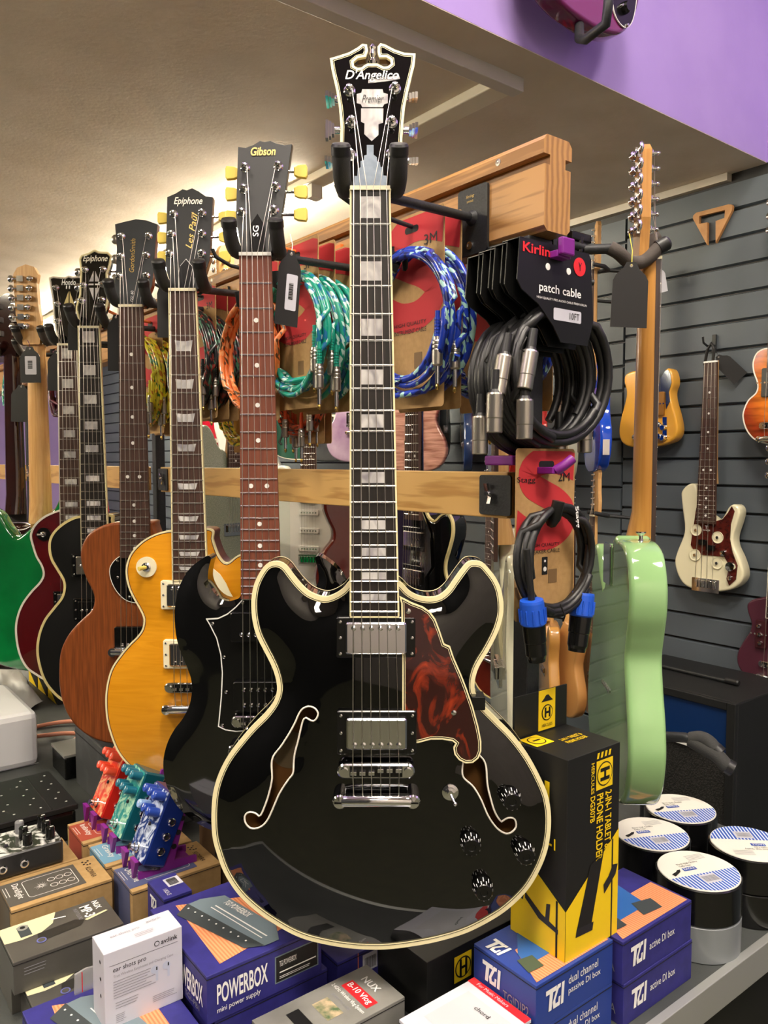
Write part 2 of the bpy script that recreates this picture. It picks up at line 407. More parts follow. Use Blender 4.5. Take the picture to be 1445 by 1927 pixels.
    for i in range(1, 25):
        z = fz[i]
        if z < zend+.004: break
        f = allf if simple else MB()
        x0, x1 = cl(z)-hw(z)+.0004, cl(z)+hw(z)-.0004
        f.add([(x0, fy, z-.0012), (x1, fy, z-.0012), (x0, fy-.0013, z), (x1, fy-.0013, z), (x0, fy, z+.0012), (x1, fy, z+.0012)], [(0, 1, 3, 2), (2, 3, 5, 4), (0, 2, 4), (1, 5, 3)])
        if not simple: f.build('fret', steel, fb, off)
    if simple and allf.v: tag(allf.build('frets', steel, fb, off), kind='stuff')
    kind = S.get('inlay')
    alli = MB()
    if kind:
        pos = [1, 3, 5, 7, 9, 12, 15, 17, 19, 21] if kind in ('block', 'blockw') else [3, 5, 7, 9, 12, 15, 17, 19, 21]
        for i in pos:
            if fz[i] < zend+.002: break
            z1, z0 = fz[i-1], fz[i]; zc = (z0+z1)/2; g = (z1-z0); w = hw(zc)
            P = []
            if kind in ('block', 'blockw'):
                f = .5 if kind == 'block' else .52; P = [[(cl(zc)-w*f, zc-g*.32), (cl(zc)+w*f, zc-g*.32), (cl(zc)+w*f, zc+g*.32), (cl(zc)-w*f, zc+g*.32)]]
            elif kind == 'trap': P = [[(cl(zc)-w*.5, zc-g*.27), (cl(zc)+w*.5, zc-g*.27), (cl(zc)+w*.62, zc+g*.27), (cl(zc)+w*.15, zc+g*.22), (cl(zc)-w*.15, zc+g*.22), (cl(zc)-w*.62, zc+g*.27)]]
            elif kind == 'dot': P = [circle(cl(zc)+dx, zc, .0032, 12) for dx in ((-.011, .011) if i == 12 else (0,))]
            for q in P:
                b = alli if simple else MB(); b.prism(q, fy-.0004, fy+.001)
                if not simple: b.build('inlay', S.get('inlay_m', pearl), fb, off)
        if simple and alli.v: alli.build('inlays', S.get('inlay_m', pearl), fb, off)
    # head
    if S.get('head'):
        hy0, hy1 = S.get('hy', (-.004, .010))
        hd = MB().prism(S['head'], hy0, hy1, shear=k).build('headstock', S.get('head_side', S['neck']), root, off)
        if S.get('head_face'): MB().prism(inset(S['head'], .0003), hy0-.0015, hy0+.0005, shear=k).build('head_veneer', S['head_face'], hd, off)
        if S.get('head_bind'):
            b = ring_strip(S['head'], .0030, 0, 0, .0004); n = len(S['head']); b = MB()
            o = inset(S['head'], -.0004); q = inset(S['head'], .0026)
            A = [(p[0], hy0-.0019+k*p[1], p[1]) for p in o]; B = [(p[0], hy0-.0019+k*p[1], p[1]) for p in q]; D = [(p[0], hy0+.003+k*p[1], p[1]) for p in o]
            b.add(A+B, [(i, (i+1) % n, n+(i+1) % n, n+i) for i in range(n)]); b.add(A+D, [(i, (i+1) % n, n+(i+1) % n, n+i) for i in range(n)], False)
            b.build('head_binding', S['head_bind'], hd, off)
            q1 = inset(S['head'], .0034); q2 = inset(S['head'], .0039); b = MB()
            b.add([(p[0], hy0-.0017+k*p[1], p[1]) for p in q1]+[(p[0], hy0-.0017+k*p[1], p[1]) for p in q2], [(i, (i+1) % n, n+(i+1) % n, n+i) for i in range(n)])
            b.build('head_binding', S['head_bind'], hd, off)
        for (x, z, sg, bxx) in S.get('tuners', ()):
            y = hy0-.0015+k*z
            t = MB().lathe([(.0068, 0), (.0068, .001), (.0052, .0025), (.0052, .0035), (.0032, .004), (.0030, .008), (.0024, .0095), (.0032, .011), (.0032, .013), (.001, .0142)], (x, y, z), (0, -1, 0), 14)
            t.box(x-.008, x+.008, hy1+k*z, hy1+.009+k*z, z-.007, z+.007)
            yb = hy1+.005+k*z
            if sg: t.cyl((x, yb, z), (bxx, yb, z), .0022, n=8)
            tu = t.build('tuner', S.get('tuner_m', chrome), root, off)
            if sg:
                bt = S.get('button', 'metal'); b = MB()
                if bt == 'key':
                    b.prism([(bxx, z-.0055), (bxx+sg*.006, z-.0085), (bxx+sg*.017, z-.0095), (bxx+sg*.019, z-.006), (bxx+sg*.019, z+.006), (bxx+sg*.017, z+.0095), (bxx+sg*.006, z+.0085), (bxx, z+.0055)], yb-.0035, yb+.0035, bev=.0012)
                    b.build('button', S.get('button_m', keystone), tu, off)
                elif bt == 'step':
                    a = random.uniform(0, 3.1); ca, sa = math.cos(a), math.sin(a)
                    for i, (h, wd2) in enumerate(((.007, .003), (.010, .0028), (.012, .0032))):
                        x0 = bxx+sg*(.0005+.0034*i); p = []
                        for (u, v) in ((-h, -.0032), (h, -.0032), (h, .0032), (-h, .0032)): p.append((v*ca-u*sa, v*sa+u*ca))
                        x1 = x0+sg*wd2; vs = [(x0, yb+q[0], z+q[1]) for q in p]+[(x1, yb+q[0], z+q[1]) for q in p]
                        b.add(vs, [(0, 1, 2, 3), (4, 5, 6, 7), (0, 1, 5, 4), (1, 2, 6, 5), (2, 3, 7, 6), (3, 0, 4, 7)])
                    b.cyl((bxx-sg*.006, yb, z), (bxx, yb, z), .004, n=10); b.build('button', chrome, tu, off)
                else:
                    b.ball((bxx+sg*.006, yb, z), .008, 12, sy=.55, sz=1.15); b.build('button', S.get('button_m', chrome), tu, off)
    # pickups
    for p in S.get('pickups', ()):
        x, z, w, h = p['x'], p['z'], p['w'], p['h']; yt = ytop(x, z)-p.get('up', 0); zz = p.get('tilt', 0)
        if p.get('ring') is not None:
            rw, rh = p.get('rw', w+.022), p.get('rh', h+.02)
            cv = MB().prism(rrect(x-rw/2, x+rw/2, z-rh/2, z+rh/2, .003), yt-.006, yt+.006, bev=.0012).build('pickup', p['ring'], root, off)
            cov = MB().prism(rrect(x-w/2, x+w/2, z-h/2, z+h/2, .003), yt-.0115, yt-.002, bev=.0018).build('pickup_cover', p['cover'], cv, off)
            for sx in (() if simple else (-1, 1)):
                for szz in (-1, 0, 1):
                    MB().lathe([(.0019, 0), (.0019, .0008), (.0008, .0012)], (x+sx*(rw/2-.0048), yt-.006, z+szz*(rh/2-.0052)), (0, -1, 0), 8).build('ring_screw', chrome, cv, off)
        else:
            cv = MB().prism(rrect(x-w/2, x+w/2, z-h/2, z+h/2, min(.004, h/2.2)), yt-.009, yt+.004, bev=.0012).build('pickup', p['cover'], root, off)
        if not simple:
            for row in p.get('rows', (0,)):
                for i in range(6):
                    px_ = x+(i-2.5)*.0100; q = MB().lathe([(.0030, 0), (.0030, .0008), (.0012, .0016)], (px_, yt-(.0115 if p.get('ring') is not None else .009), z+row), (0, -1, 0), 10)
                    q.build('pole_screw', p.get('pole', chrome), cv, off)
        else:
            q = MB()
            for i in range(6): q.lathe([(.0025, 0), (.0025, .001)], (x+(i-2.5)*.01, yt-.0115 if p.get('ring') is not None else yt-.009, z), (0, -1, 0), 6)
            q.build('pole_screws', p.get('pole', chrome), cv, off)
    # bridge
    br = S.get('bridge'); ys = fy-.008
    xb = cl(zb)
    if br == 'tom':
        yt = ytop(xb, zb); w = S.get('brw', .088)
        b = MB().prism(rrect(xb-w/2, xb+w/2, zb-.0085, zb+.0085, .0083, 6), yt-.014, yt-.006, bev=.0015)
        for sx in (-1, 1): b.cyl((xb+sx*.036, yt+.002, zb), (xb+sx*.036, yt-.0165, zb), .0045, n=14)
        bo = b.build('bridge', chrome, root, off)
        MB().prism(rrect(xb-.030, xb+.030, zb-.0062, zb+.0062, .001), yt-.0146, yt-.0138).build('saddle_slot', black_plastic, bo, off)
        for i in range(6):
            x = xb+(i-2.5)*.0102; MB().box(x-.0035, x+.0035, yt-.0185, yt-.014, zb-.002+(.002 if i > 2 else -.001), zb+.0025+(.002 if i > 2 else -.001), .0006).build('saddle', chrome, bo, off)
        ys = yt-.0188
        zt = S.get('ztail', zb-.035); xt = cl(zt); tw = S.get('tw', .098); yt2 = ytop(xt, zt)
        t = MB().tube([(xt-tw/2+.012, yt2-.012, zt), (xt-.03, yt2-.014, zt+.001), (xt+.03, yt2-.014, zt+.001), (xt+tw/2-.012, yt2-.012, zt)], .0075, 12)
        for sx in (-1, 1): t.lathe([(.0085, 0), (.0085, .016), (.007, .018), (.002, .0185)], (xt+sx*(tw/2-.008), yt2, zt), (0, -1, 0), 18)
        to = t.build('tailpiece', chrome, root, off)
        for sx in (-1, 1): MB().box(xt+sx*(tw/2-.008)-.006, xt+sx*(tw/2-.008)+.006, yt2-.0192, yt2-.0178, zt-.001, zt+.001).build('stud_slot', black_plastic, to, off)
        tend = (xt, yt2-.016, zt+.004)
    elif br == 'wrap':
        yt = ytop(xb, zb)
        t = MB().tube([(xb-.046, yt-.012, zb), (xb-.02, yt-.014, zb), (xb+.02, yt-.014, zb), (xb+.046, yt-.012, zb)], .0075, 12)
        for sx in (-1, 1): t.cyl((xb+sx*.044, yt, zb), (xb+sx*.044, yt-.018, zb), .008, n=16)
        t.build('bridge', chrome, root, off); ys = yt-.0215; tend = (xb, ys, zb-.004)
    else:
        yt = ytop(xb, zb)
        b = MB().prism(rrect(xb-.041, xb+.041, zb-.03, zb+.008, .002), yt-.003, yt); bo = b.build('bridge', S.get('bridge_m', chrome), root, off)
        for i in range(6): MB().box(xb+(i-2.5)*.0105-.0045, xb+(i-2.5)*.0105+.0045, yt-.009, yt-.003, zb-.018, zb+.003, .001).build('saddle', S.get('bridge_m', chrome), bo, off)
        ys = yt-.010; tend = (xb, yt-.004, zb-.02)
    # strings
    ns = S.get('strings', 6)
    if ns:
        alls = MB()
        tn = S.get('tuners', ())
        order = S.get('order')
        for i in range(ns):
            xn = cl(0)+(i-(ns-1)/2)*(nw-.008)/(ns-1); xs = xb+(i-(ns-1)/2)*.0104*5/(ns-1)
            pts = [(xn, fy-.0026, .0022), (xs, ys-.0004, zb), (tend[0]+(xs-xb)*.98, tend[1], tend[2])]
            if order: q = tn[order[i]]; pts = [(q[0]+(.003 if q[0] < xn else -.003), S.get('hy', (-.004, .01))[0]-.0075+k*q[1], q[1])]+pts
            r = [.00062, .00055, .00048, .0004, .00035, .0003][i if ns == 6 else i]*S.get('sr', 1)
            s_ = alls if simple else MB(); s_.tube(pts, r, 5)
            if not simple: s_.build('string', string_m, root, off)
        if simple: alls.build('strings', string_m, root, off)
    for (x, z, kd) in S.get('knobs', ()):
        yt = ytop(x, z)
        if kd == 'speed':
            b = MB().lathe([(.0115, 0), (.0118, .003), (.0105, .009), (.0098, .0155), (.009, .0165), (.0045, .0165), (.004, .0155), (.0, .0155)], (x, yt-.001, z), (0, -1, 0), 28)
            ko = b.build('knob', black_plastic, root, off); t = MB()
            for i in range(22):
                a = math.pi*(1.5)+2*math.pi*(i/22); r0, r1 = (.0082, .0106)
                if i % 2: r0, r1 = .0104, .0116
                y0_, y1_ = (yt-.0145, yt-.0115) if not i % 2 else (yt-.008, yt-.004)
                ca, sa = math.cos(a), math.sin(a); wv = .00045
                P = []
                for rr, yy in ((.0102, yt-.0162) if not i % 2 else (.0108, yt-.0110), (.0110, yt-.0105) if not i % 2 else (.0121, yt-.0045)):
                    P += [(x+ca*rr-sa*wv, yy-.0006, z+sa*rr+ca*wv), (x+ca*rr+sa*wv, yy-.0006, z+sa*rr-ca*wv)]
                t.add(P, [(0, 1, 3, 2)])
            t.build('dial_marks', white_ink, ko, off)
        elif kd == 'chrome': MB().lathe([(.009, 0), (.009, .014), (.007, .016), (0, .016)], (x, yt, z), (0, -1, 0), 18).build('knob', chrome, root, off)
        else: MB().lathe([(.012, 0), (.0105, .012), (.009, .015), (0, .015)], (x, yt, z), (0, -1, 0), 18).build('knob', S.get('knob_m', black_plastic), root, off)
    return root, off, ytop
def hanger(N, label, hwid=.029, rail_b=.7435, prong=(.055, .045), fm=None, up=0.0, bend=None):
    """wall-rail guitar hanger: plate on the rail, arm, yoke and two padded prongs round the neck at nut N"""
    fm = fm or foam; b0, c0, z0 = bc(N); z = z0+.014+up; zp = z0+.024+up
    Nb = W(b0, c0, z)+Vector((0, .030, 0)); bN, cN, _ = bc(Nb); cP = cN+.02
    R = thing('guitar_hanger', label, 'guitar hanger', frame(W(rail_b, cP, zp-.047), E2), 'neck hangers along the display rail')
    L = R.matrix_world.inverted()
    p = MB(); pts = rrect(-.0275, .0275, 0, .087, .005)
    p.add([(0, q[0], q[1]) for q in pts]+[(-.004, q[0], q[1]) for q in pts], [list(range(len(pts))), list(range(len(pts), 2*len(pts)))]+[(i, (i+1) % len(pts), len(pts)+(i+1) % len(pts), len(pts)+i) for i in range(len(pts))])
    po = p.build('mounting_plate', black_metal, R)
    MB().lathe([(.0055, 0), (.0055, .0015), (.003, .002), (.003, .0012), (0, .0012)], (-.004, .004, .012), (-1, 0, 0), 12).build('screw', chrome, po)
    lm = MB(); text(None, 'String', (-.004, .012, .073), (0, -1, 0), (0, 0, 1), .016, .005, None, .3, mb=lm); text(None, 'SWING', (-.004, .010, .068), (0, -1, 0), (0, 0, 1), .012, .0025, None, mb=lm); lm.build('lettering', gold, po)
    a0 = L @ W(rail_b-.003, cP, zp); a1 = L @ (Nb)
    MB().tube([a0, a0.lerp(a1, .5), a1], .0058, 12).build('arm', black_metal, R)
    MB().lathe([(.011, 0), (.0065, .009)], a0, a1-a0, 14).build('weld_collar', black_metal, po)
    P = [Nb+Vector((x, y, dz)) for x, y, dz in ((-hwid, -.012, .0), (-hwid*.6, .002, -.004), (hwid*.6, .002, -.004), (hwid, -.012, .0))]
    MB().tube([L @ q for q in P], .0055, 10).build('yoke', black_metal, R)
    for sg in (-1, 1):
        base = Nb+Vector((sg*hwid, -.010, 0))
        path = [base, base+Vector((sg*.001, -.018, -.002)), base+Vector((sg*.002, -.034, .002)), base+Vector((sg*.002, -.048, .012)), base+Vector((sg*.002, -.056, .024))]
        path = spline([tuple(q) for q in path], .006, False)
        rr = [.0098]*len(path)
        po = MB().tube([L @ Vector(q) for q in path], rr, 14).build('foam_prong', fm, R)
        e = Vector(path[-1]); d = (Vector(path[-1])-Vector(path[-2])).normalized()
        MB().lathe([(.0106, -.006), (.0106, .003), (.009, .0055), (0, .0062)], L @ e, (L.to_3x3() @ d), 16).build('end_cap', rubber, po)
    return R
def traced_plate(name, label, cat, pts, Y, th, m, X=(1, 0, 0), group=None, N=None):
    P = [PY(*q, Y) for q in pts]; c = sum(P, Vector())/len(P); lo = min(p.z for p in P); o = Vector((c.x, Y, lo)) if N is None else N
    f = tracer(o, X); R = thing(name, label, cat, frame(o, X), group)
    return R, [f(*q) for q in pts], f
def price_tag(label, px, py, Y, w=.045, h=.082, ang=0, sticker=None, yaw=0, string=None, col=None):
    """swing tag: card with clipped top and hole, optional bar-code sticker, string to the headstock; (px,py) is its hole"""
    o = PY(px, py, Y); X = Vector((math.cos(yaw), math.sin(yaw), 0)); R = thing('price_tag', label, 'price tag', frame(o, X) @ Matrix.Rotation(ang, 4, 'Y'), 'swing tags on the guitars')
    pts = [(-w*.13, .005), (w*.13, .005), (w*.22, -.004), (w*.4, -.012), (w*.48, -.02), (w*.5, -h), (-w*.5, -h), (-w*.48, -.02), (-w*.4, -.012), (-w*.22, -.004)]
    MB().prism(pts, 0, .0009).build('tag_card', col or black_matte, R)
    MB().lathe([(.0022, 0), (.0022, .0003)], (0, 0, 0), (0, -1, 0), 12).build('eyelet', nickel, R)
    if sticker:
        sx0, sx1, sz0, sz1 = sticker
        st = MB().prism(rrect(sx0*w, sx1*w, -sz1*h, -sz0*h, .002), -.0004, 0).build('barcode_sticker', white_card, R)
        b = MB(); zz = -(sz0*.8+sz1*.2)*h
        x0 = (sx0*.75+sx1*.25)*w; x1 = (sx0*.35+sx1*.65)*w; z1 = -(sz0*.75+sz1*.25)*h; z0 = -(sz0*.3+sz1*.7)*h; q = z1
        while q > z0:
            t = random.choice((.0006, .001, .0016)); b.add([(x0, -.0007, q), (x1, -.0007, q), (x1, -.0007, q-t), (x0, -.0007, q-t)], [(0, 1, 2, 3)]); q -= t+random.choice((.0006, .0009))
        b.build('barcode', ink, st)
    if string:
        S_ = PY(*string[:2], string[2]); q = R.matrix_world.inverted() @ S_
        MB().tube([(0, -.001, 0), (q.x*.4+.002, q.y*.4-.001, q.z*.45), tuple(q)], .0006, 5).build('tag_string', string[3] if len(string) > 3 else white_pl, R)
    return R
# ------------------------------------------------------------------ the setting
def struct(name, mb, m, M=ROOM):
    o = mb.build(name, m); o.matrix_world = M; return tag(o, kind='structure')
slat_d = mat('dark_shop_wall', '#222426', .6)
ZC = 2.35; CBK = 1.083; BW = 2.133
struct('floor', MB().box(-3.2, 2.3, -3.4, 7.1, -.05, 0), floor_m)
struct('ceiling', MB().box(-3.2, 2.3, CBK+.0005, 7.1, ZC, ZC+.06), ceil_m)
struct('ceiling_upper', MB().box(-3.2, 2.3, -3.4, CBK+.05, 3.8, 3.86), plaster)
struct('wall_bulkhead', MB().box(-3.2, 2.15, CBK, CBK+.06, ZC+.0015, 3.8), purple_m)
wb = struct('wall_back', MB().box(BW+.012, BW+.1, -3.4, 7.1, 0, ZC), black_matte)
struct('wall_back_upper', MB().box(BW+.005, BW+.1, -3.4, CBK, ZC, 3.8), purple_m)
struct('wall_left', MB().box(-3.2, BW+.01, 7.0, 7.1, 0, ZC), purple_m)
struct('wall_front', MB().box(-3.2, -3.1, -3.4, 7.1, 0, 3.8), slat_d)
struct('wall_right', MB().box(-3.2, BW+.1, -3.4, -3.3, 0, 3.8), plaster)
pitch = .0767; zs = ZC-.028; row = 0
while zs > .1:
    for c0, c1 in ((-3.3, 1.512), (1.520, 3.95), (3.958, 6.95)):
        dz = 0 if c0 < 1 else .014
        sm = MB(); z1 = zs-dz; z0 = z1-pitch+.007
        sm.add([(BW+.012, c0, z0-.004), (BW, c0, z0), (BW, c0, z1-.004), (BW+.012, c0, z1), (BW+.012, c1, z0-.004), (BW, c1, z0), (BW, c1, z1-.004), (BW+.012, c1, z1)],
               [(0, 1, 2, 3), (4, 7, 6, 5), (0, 4, 5, 1), (1, 5, 6, 2), (2, 6, 7, 3), (3, 7, 4, 0)])
        sm.build('slat', slat_m, wb)
    zs -= pitch
cv = struct('trim_1', MB().box(BW-.012, BW+.012, CBK+.1, 6.9, ZC-.022, ZC-.001), plaster)
# ceiling trunking and LED batten
t = MB().box(-1.6, 1.275, 1.165, 1.197, ZC-.028, ZC+.001, .002); tag(t.build('cable_trunking', mat('trunking_white', '#cfcbc4', .5)), 'pale grey cable trunking running across the ceiling near the purple bulkhead', 'trunking').matrix_world = ROOM
tr = thing('led_batten', 'long glowing ceiling light batten behind the row of headstocks', 'ceiling light', ROOM @ Matrix.Translation((1.243, 1.2, ZC)))
MB().box(-.028, .028, 0, 4.6, -.022, 0, .003).build('housing', mat('batten_cream', '#e9e3cf', .5), tr)
led_m = mat('led_diffuser', '#fff4dc', .5, emit=LED_STRENGTH)
for i, (y0, y1) in enumerate(((.74, 1.9), (2.0, 3.2), (3.3, 4.5))):
    MB().tube([(0, y0, -.040), (0, y1, -.040)], .017, 14).build('led_tube', led_m, tr)
    e = MB(); e.box(-.018, .018, y0-.03, y0, -.058, -.02); e.box(-.018, .018, y1, y1+.03, -.058, -.02); e.build('end_cap', white_pl, tr)
tr2 = thing('led_batten', 'added unseen light batten brightening the low ceiling and the far guitars', 'ceiling light', ROOM @ Matrix.Translation((-.95, 1.5, ZC)))  # extra batten out of view, added to brighten the low ceiling and far guitars
MB().box(-.028, .028, 0, 3.4, -.022, 0, .003).build('housing', MATS['batten_cream'], tr2)
for y0, y1 in ((.1, 1.6), (1.75, 3.3)): MB().tube([(0, y0, -.040), (0, y1, -.040)], .017, 14).build('led_tube', led_m, tr2)
panel_m = mat('panel_diffuser', '#fff3e2', .5, emit=PANEL_STRENGTH)
for b, c, w in ((.22, -.04, 'above the near end of the counter'), (1.0, -1.25, 'by the slat wall'), (-1.5, .7, 'over the shop entrance'), (-1.6, -2.2, 'at the back of the shop')):
    p = thing('ceiling_panel_light', 'square ceiling light panel '+w, 'ceiling light', ROOM @ Matrix.Translation((b, c, 3.8)))
    MB().box(-.31, .31, -.31, .31, -.03, 0, .004).build('frame', white_pl, p); MB().box(-.29, .29, -.29, .29, -.034, -.028).build('diffuser', panel_m, p)
# ------------------------------------------------------------------ counter, rack
ct = thing('display_counter', 'long black topped display counter carrying boxes and tape', 'counter', ROOM @ Matrix.Translation((0, 0, 0)))
CT = .85; CE = .528
MB().box(.05, 1.42, CE+.012, 5.2, CT-.03, CT, .001).build('worktop', counter_m, ct)
MB().box(.05, 1.42, CE, CE+.012, CT-.045, CT+.002, .001).build('edge_trim', alu, ct)
MB().box(.038, .05, CE, 5.2, CT-.045, CT+.002, .001).build('edge_trim', alu, ct)
MB().box(.12, 1.35, CE+.08, 5.1, .0, CT-.03).build('cabinet_body', black_matte, ct)
RB = .7435
rail = thing('top_display_rail', 'thick oak display rail with a grooved top lip above the cable packs', 'display rail', ROOM @ Matrix.Translation((RB, .645, 1.828)))
pr = [(.006, 0), (.0, .006), (0, .078), (.010, .078), (.010, .090), (-.002, .090), (-.002, .106), (.004, .113), (.044, .113), (.050, .106), (.050, .090), (.038, .090), (.038, .078), (.048, .078), (.048, .006), (.042, 0)]
b = MB(); n = len(pr); A = [(p[0], 0, p[1]) for p in pr]; B = [(p[0], 3.6, p[1]) for p in pr]
b.add(A+B, [(i, (i+1) % n, n+(i+1) % n, n+i) for i in range(n)]); b.add(B, [list(range(n))]); b.build('beam', oak, rail)
MB().add(A, [list(range(n))]).build('end_grain', oak_end, rail)
for y in (.075, .9, 1.7, 2.6): MB().lathe([(.0045, 0), (.0045, .0006), (.002, .0012), (0, .0008)], (-.002, y, .100), (-1, 0, 0), 12).build('screw', nickel, rail)
for c0, c1, lb in ((.70, 1.845, 'nearest'), (1.96, 3.1, 'middle'), (3.2, 4.3, 'farthest')):
    lr = thing('lower_display_rail', 'pale ash lower rail board, %s section' % lb, 'display rail', ROOM @ Matrix.Translation((RB, c0, 1.476)), 'lower rail boards')
    MB().box(0, .022, 0, c1-c0, 0, .060, .0015).build('board', pine, lr)
    for q, sg in ((.020, 1), (c1-c0-.020, -1)):
        P = rrect(q-.028 if sg > 0 else q-.028, q+.028, .004, .056, .004); mb = MB()
        mb.add([(-.003, u, v) for u, v in P]+[(0, u, v) for u, v in P], [list(range(len(P)))]+[(i, (i+1) % len(P), len(P)+(i+1) % len(P), len(P)+i) for i in range(len(P))])
        po = mb.build('end_bracket', black_metal, lr)
        wn = MB().lathe([(.0045, 0), (.0045, .006), (.0025, .0062), (.0025, .011), (0, .011)], (-.003, q+.006*sg, .032), (-1, 0, 0), 12)
        for s2 in (-1, 1): wn.prism([(-.009, .032+s2*.003), (-.006, .032+s2*.003), (-.008, .032+s2*.014), (-.012, .032+s2*.013)], q+.006*sg-.003+s2*.003, q+.006*sg+.003+s2*.003)
        wn.build('wing_nut', chrome, po)
for c, lb in ((.683, 'at the near end of the rail'), (1.905, 'between the lower rail boards'), (3.15, 'at the far end of the rail')):
    p = thing('rack_post', 'square black rack post standing %s' % lb, 'rack post', ROOM @ Matrix.Translation((RB+.02, c, CT)), 'black posts of the display rack')
    MB().box(-.012, .012, -.0125, .0125, .012, .98, .002).build('upright', black_metal, p)
    MB().box(-.04, .04, -.03, .03, 0, .012, .002).build('foot_plate', black_metal, p)
    MB().box(-.022, .022, -.016, .06, .955, .977, .002).build('rail_bracket', black_metal, p)
# ------------------------------------------------------------------ the row of guitars in front of the rail
def px_list(f, P): return [f(*q) for q in P]
K = .20
# 1. black semi-hollow
N = PY(697, 370, .90); f = tracer(N); fh = tracer(N, k=K)
body = [(658,1094),(646,1108),(629,1119),(610,1124),(585,1116),(568,1102),(552,1083),(540,1067),(529,1059),(516,1057),(502,1062),(491,1075),(480,1097),(475,1119),(474,1141),(476,1166),(483,1194),(496,1221),(508,1244),(516,1263),(521,1282),(522,1300),(515,1321),(499,1343),(474,1368),(455,1390),(435,1415),(421,1437),(410,1462),(403,1487),(400,1510),(399,1541),(401,1574),(408,1602),(422,1640),(446,1678),(474,1706),(512,1734),(559,1760),(606,1774),(662,1783),(719,1785),(775,1779),(827,1769),(879,1753),(926,1729),(959,1706),(992,1673),(1015,1635),(1029,1598),(1035,1560),(1035,1527),(1029,1494),(1015,1461),(999,1431),(983,1407),(962,1381),(938,1357),(920,1339),(907,1326),(899,1313),(893,1300),(892,1284),(896,1265),(904,1247),(917,1226),(930,1202),(939,1181),(945,1158),(946,1137),(942,1110),(933,1089),(922,1074),(909,1060),(893,1056),(880,1059),(867,1074),(854,1092),(841,1110),(825,1122),(807,1125),(788,1122),(770,1113),(754,1097),(735,1090),(675,1088)]
fl = [(564,1338),(571,1328),(582,1323),(593,1325),(600,1333),(599,1342),(593,1349),(586,1348),(577,1344),(572,1350),(568,1365),(563,1387),(557,1410),(555,1426),(554,1446),(546,1457),(535,1473),(527,1487),(521,1501),(507,1532),(493,1546),(476,1549),(465,1539),(464,1527),(472,1520),(484,1521),(492,1526),(500,1511),(509,1485),(515,1456),(515,1421),(532,1396),(546,1374),(557,1354)]
fr = [(869,1428),(869,1452),(888,1471),(902,1494),(914,1522),(926,1541),(938,1553),(952,1559),(966,1551),(968,1541),(964,1532),(954,1530),(945,1533),(940,1536),(928,1518),(919,1489),(914,1466),(911,1431),(900,1414),(885,1400),(872,1408)]
hd = [(660,367),(657,355),(648,334),(642,310),(641,273),(642,243),(639,206),(633,170),(625,136),(622,115),(639,110),(657,104),(673,95),(682,88),(690,89),(692,100),(688,111),(673,114),(665,121),(666,129),(673,133),(681,132),(686,128),(692,125),(710,125),(716,128),(722,131),(730,130),(736,125),(735,117),(727,112),(714,112),(711,103),(711,93),(716,87),(724,89),(743,99),(761,105),(781,106),(779,127),(773,151),(767,176),(761,206),(758,237),(756,267),(755,297),(750,325),(743,343),(736,357),(734,367)]
BO = spline(px_list(f, body), .004); FL = spline(px_list(f, fl), .003); FR = spline(px_list(f, fr), .003)
H = px_list(fh, hd)
bxp, bzp = f(708, 1433); zendp = f(705, 1153)[1]; scl = -bzp*1.0
tn = [fh(658,176), fh(743,172), fh(662,235), fh(737,235), fh(660,296), fh(737,294)]
tn = [(x, z, -1 if i % 2 == 0 else 1, (fh(632, 200)[0]-.002 if i % 2 == 0 else fh(766, 200)[0]+.002)) for i, (x, z) in enumerate(tn)]
pn = f(708, 1193); pb_ = f(709, 1367); u = .9/1480
S = dict(body=BO, thick=.046, arch=.016, ak=.010, grid=.005, holes=(FL, FR), top=black_gloss, side=black_gloss, bind=cream, bw=.0045, bd=.0065, bline=True, bbind=cream, fy=-.0205, k=K,
         zb=bzp, bx=bxp, zend=zendp, nw=.0437, ew=.0555, scale=scl, board=ebony, fbind=cream, neck=black_gloss, inlay='blockw', head=H, head_face=black_gloss, head_side=black_gloss, head_bind=cream,
         tuners=tn, order=[4, 2, 0, 1, 3, 5], button='step', nut=ivory, zjoin=f(700, 1140)[1],
         pickups=[dict(x=pn[0], z=pn[1], w=.0685, h=.0365, ring=black_plastic, cover=chrome, rw=.091, rh=.047, rows=(.012,)), dict(x=pb_[0], z=pb_[1], w=.0685, h=.0365, ring=black_plastic, cover=chrome, rw=.091, rh=.051, rows=(-.012,))],
         bridge='tom', ztail=f(708, 1487)[1], brw=.088, tw=.099,
         knobs=[(*f(957,1490), 'speed'), (*f(882,1570), 'speed'), (*f(983,1592), 'speed'), (*f(905,1655), 'speed')])
g1, off, yt = guitar('electric_guitar', 'glossy black semi-hollow guitar with cream binding and tortoiseshell pickguard, nearest in the row', N, (1, 0, 0), S, 'guitars hanging in the front row')
O3 = Vector(off)
for Hh, nm in ((FL, 'f_hole_binding'), (FR, 'f_hole_binding')):
    MB().tube([(p[0], yt(*p)-.0002, p[1]) for p in Hh], .0011, 6, closed=True).build(nm, cream_w, g1, off)
inn = inset(BO, .006)
MB().add([(p[0], .034, p[1]) for p in inn], [list(range(len(inn)))]).build('inner_back', mat('inner_wood', '#8a5a26', .7, col2='#7a4e1f', scale=20), g1, off)
lb = MB().prism(circle(*f(538, 1430), .023, 28), .0325, .0335).build('inner_label', mat('label_parchment', '#7d6a4c', .7), g1, off)
p0 = f(520, 1430); text(lb, "D'Angelico", Vector((p0[0]-.004, .0325, p0[1]-.012))+O3, (.5, 0, .87), (-.87, 0, .5), .05, .012, ink, .25)
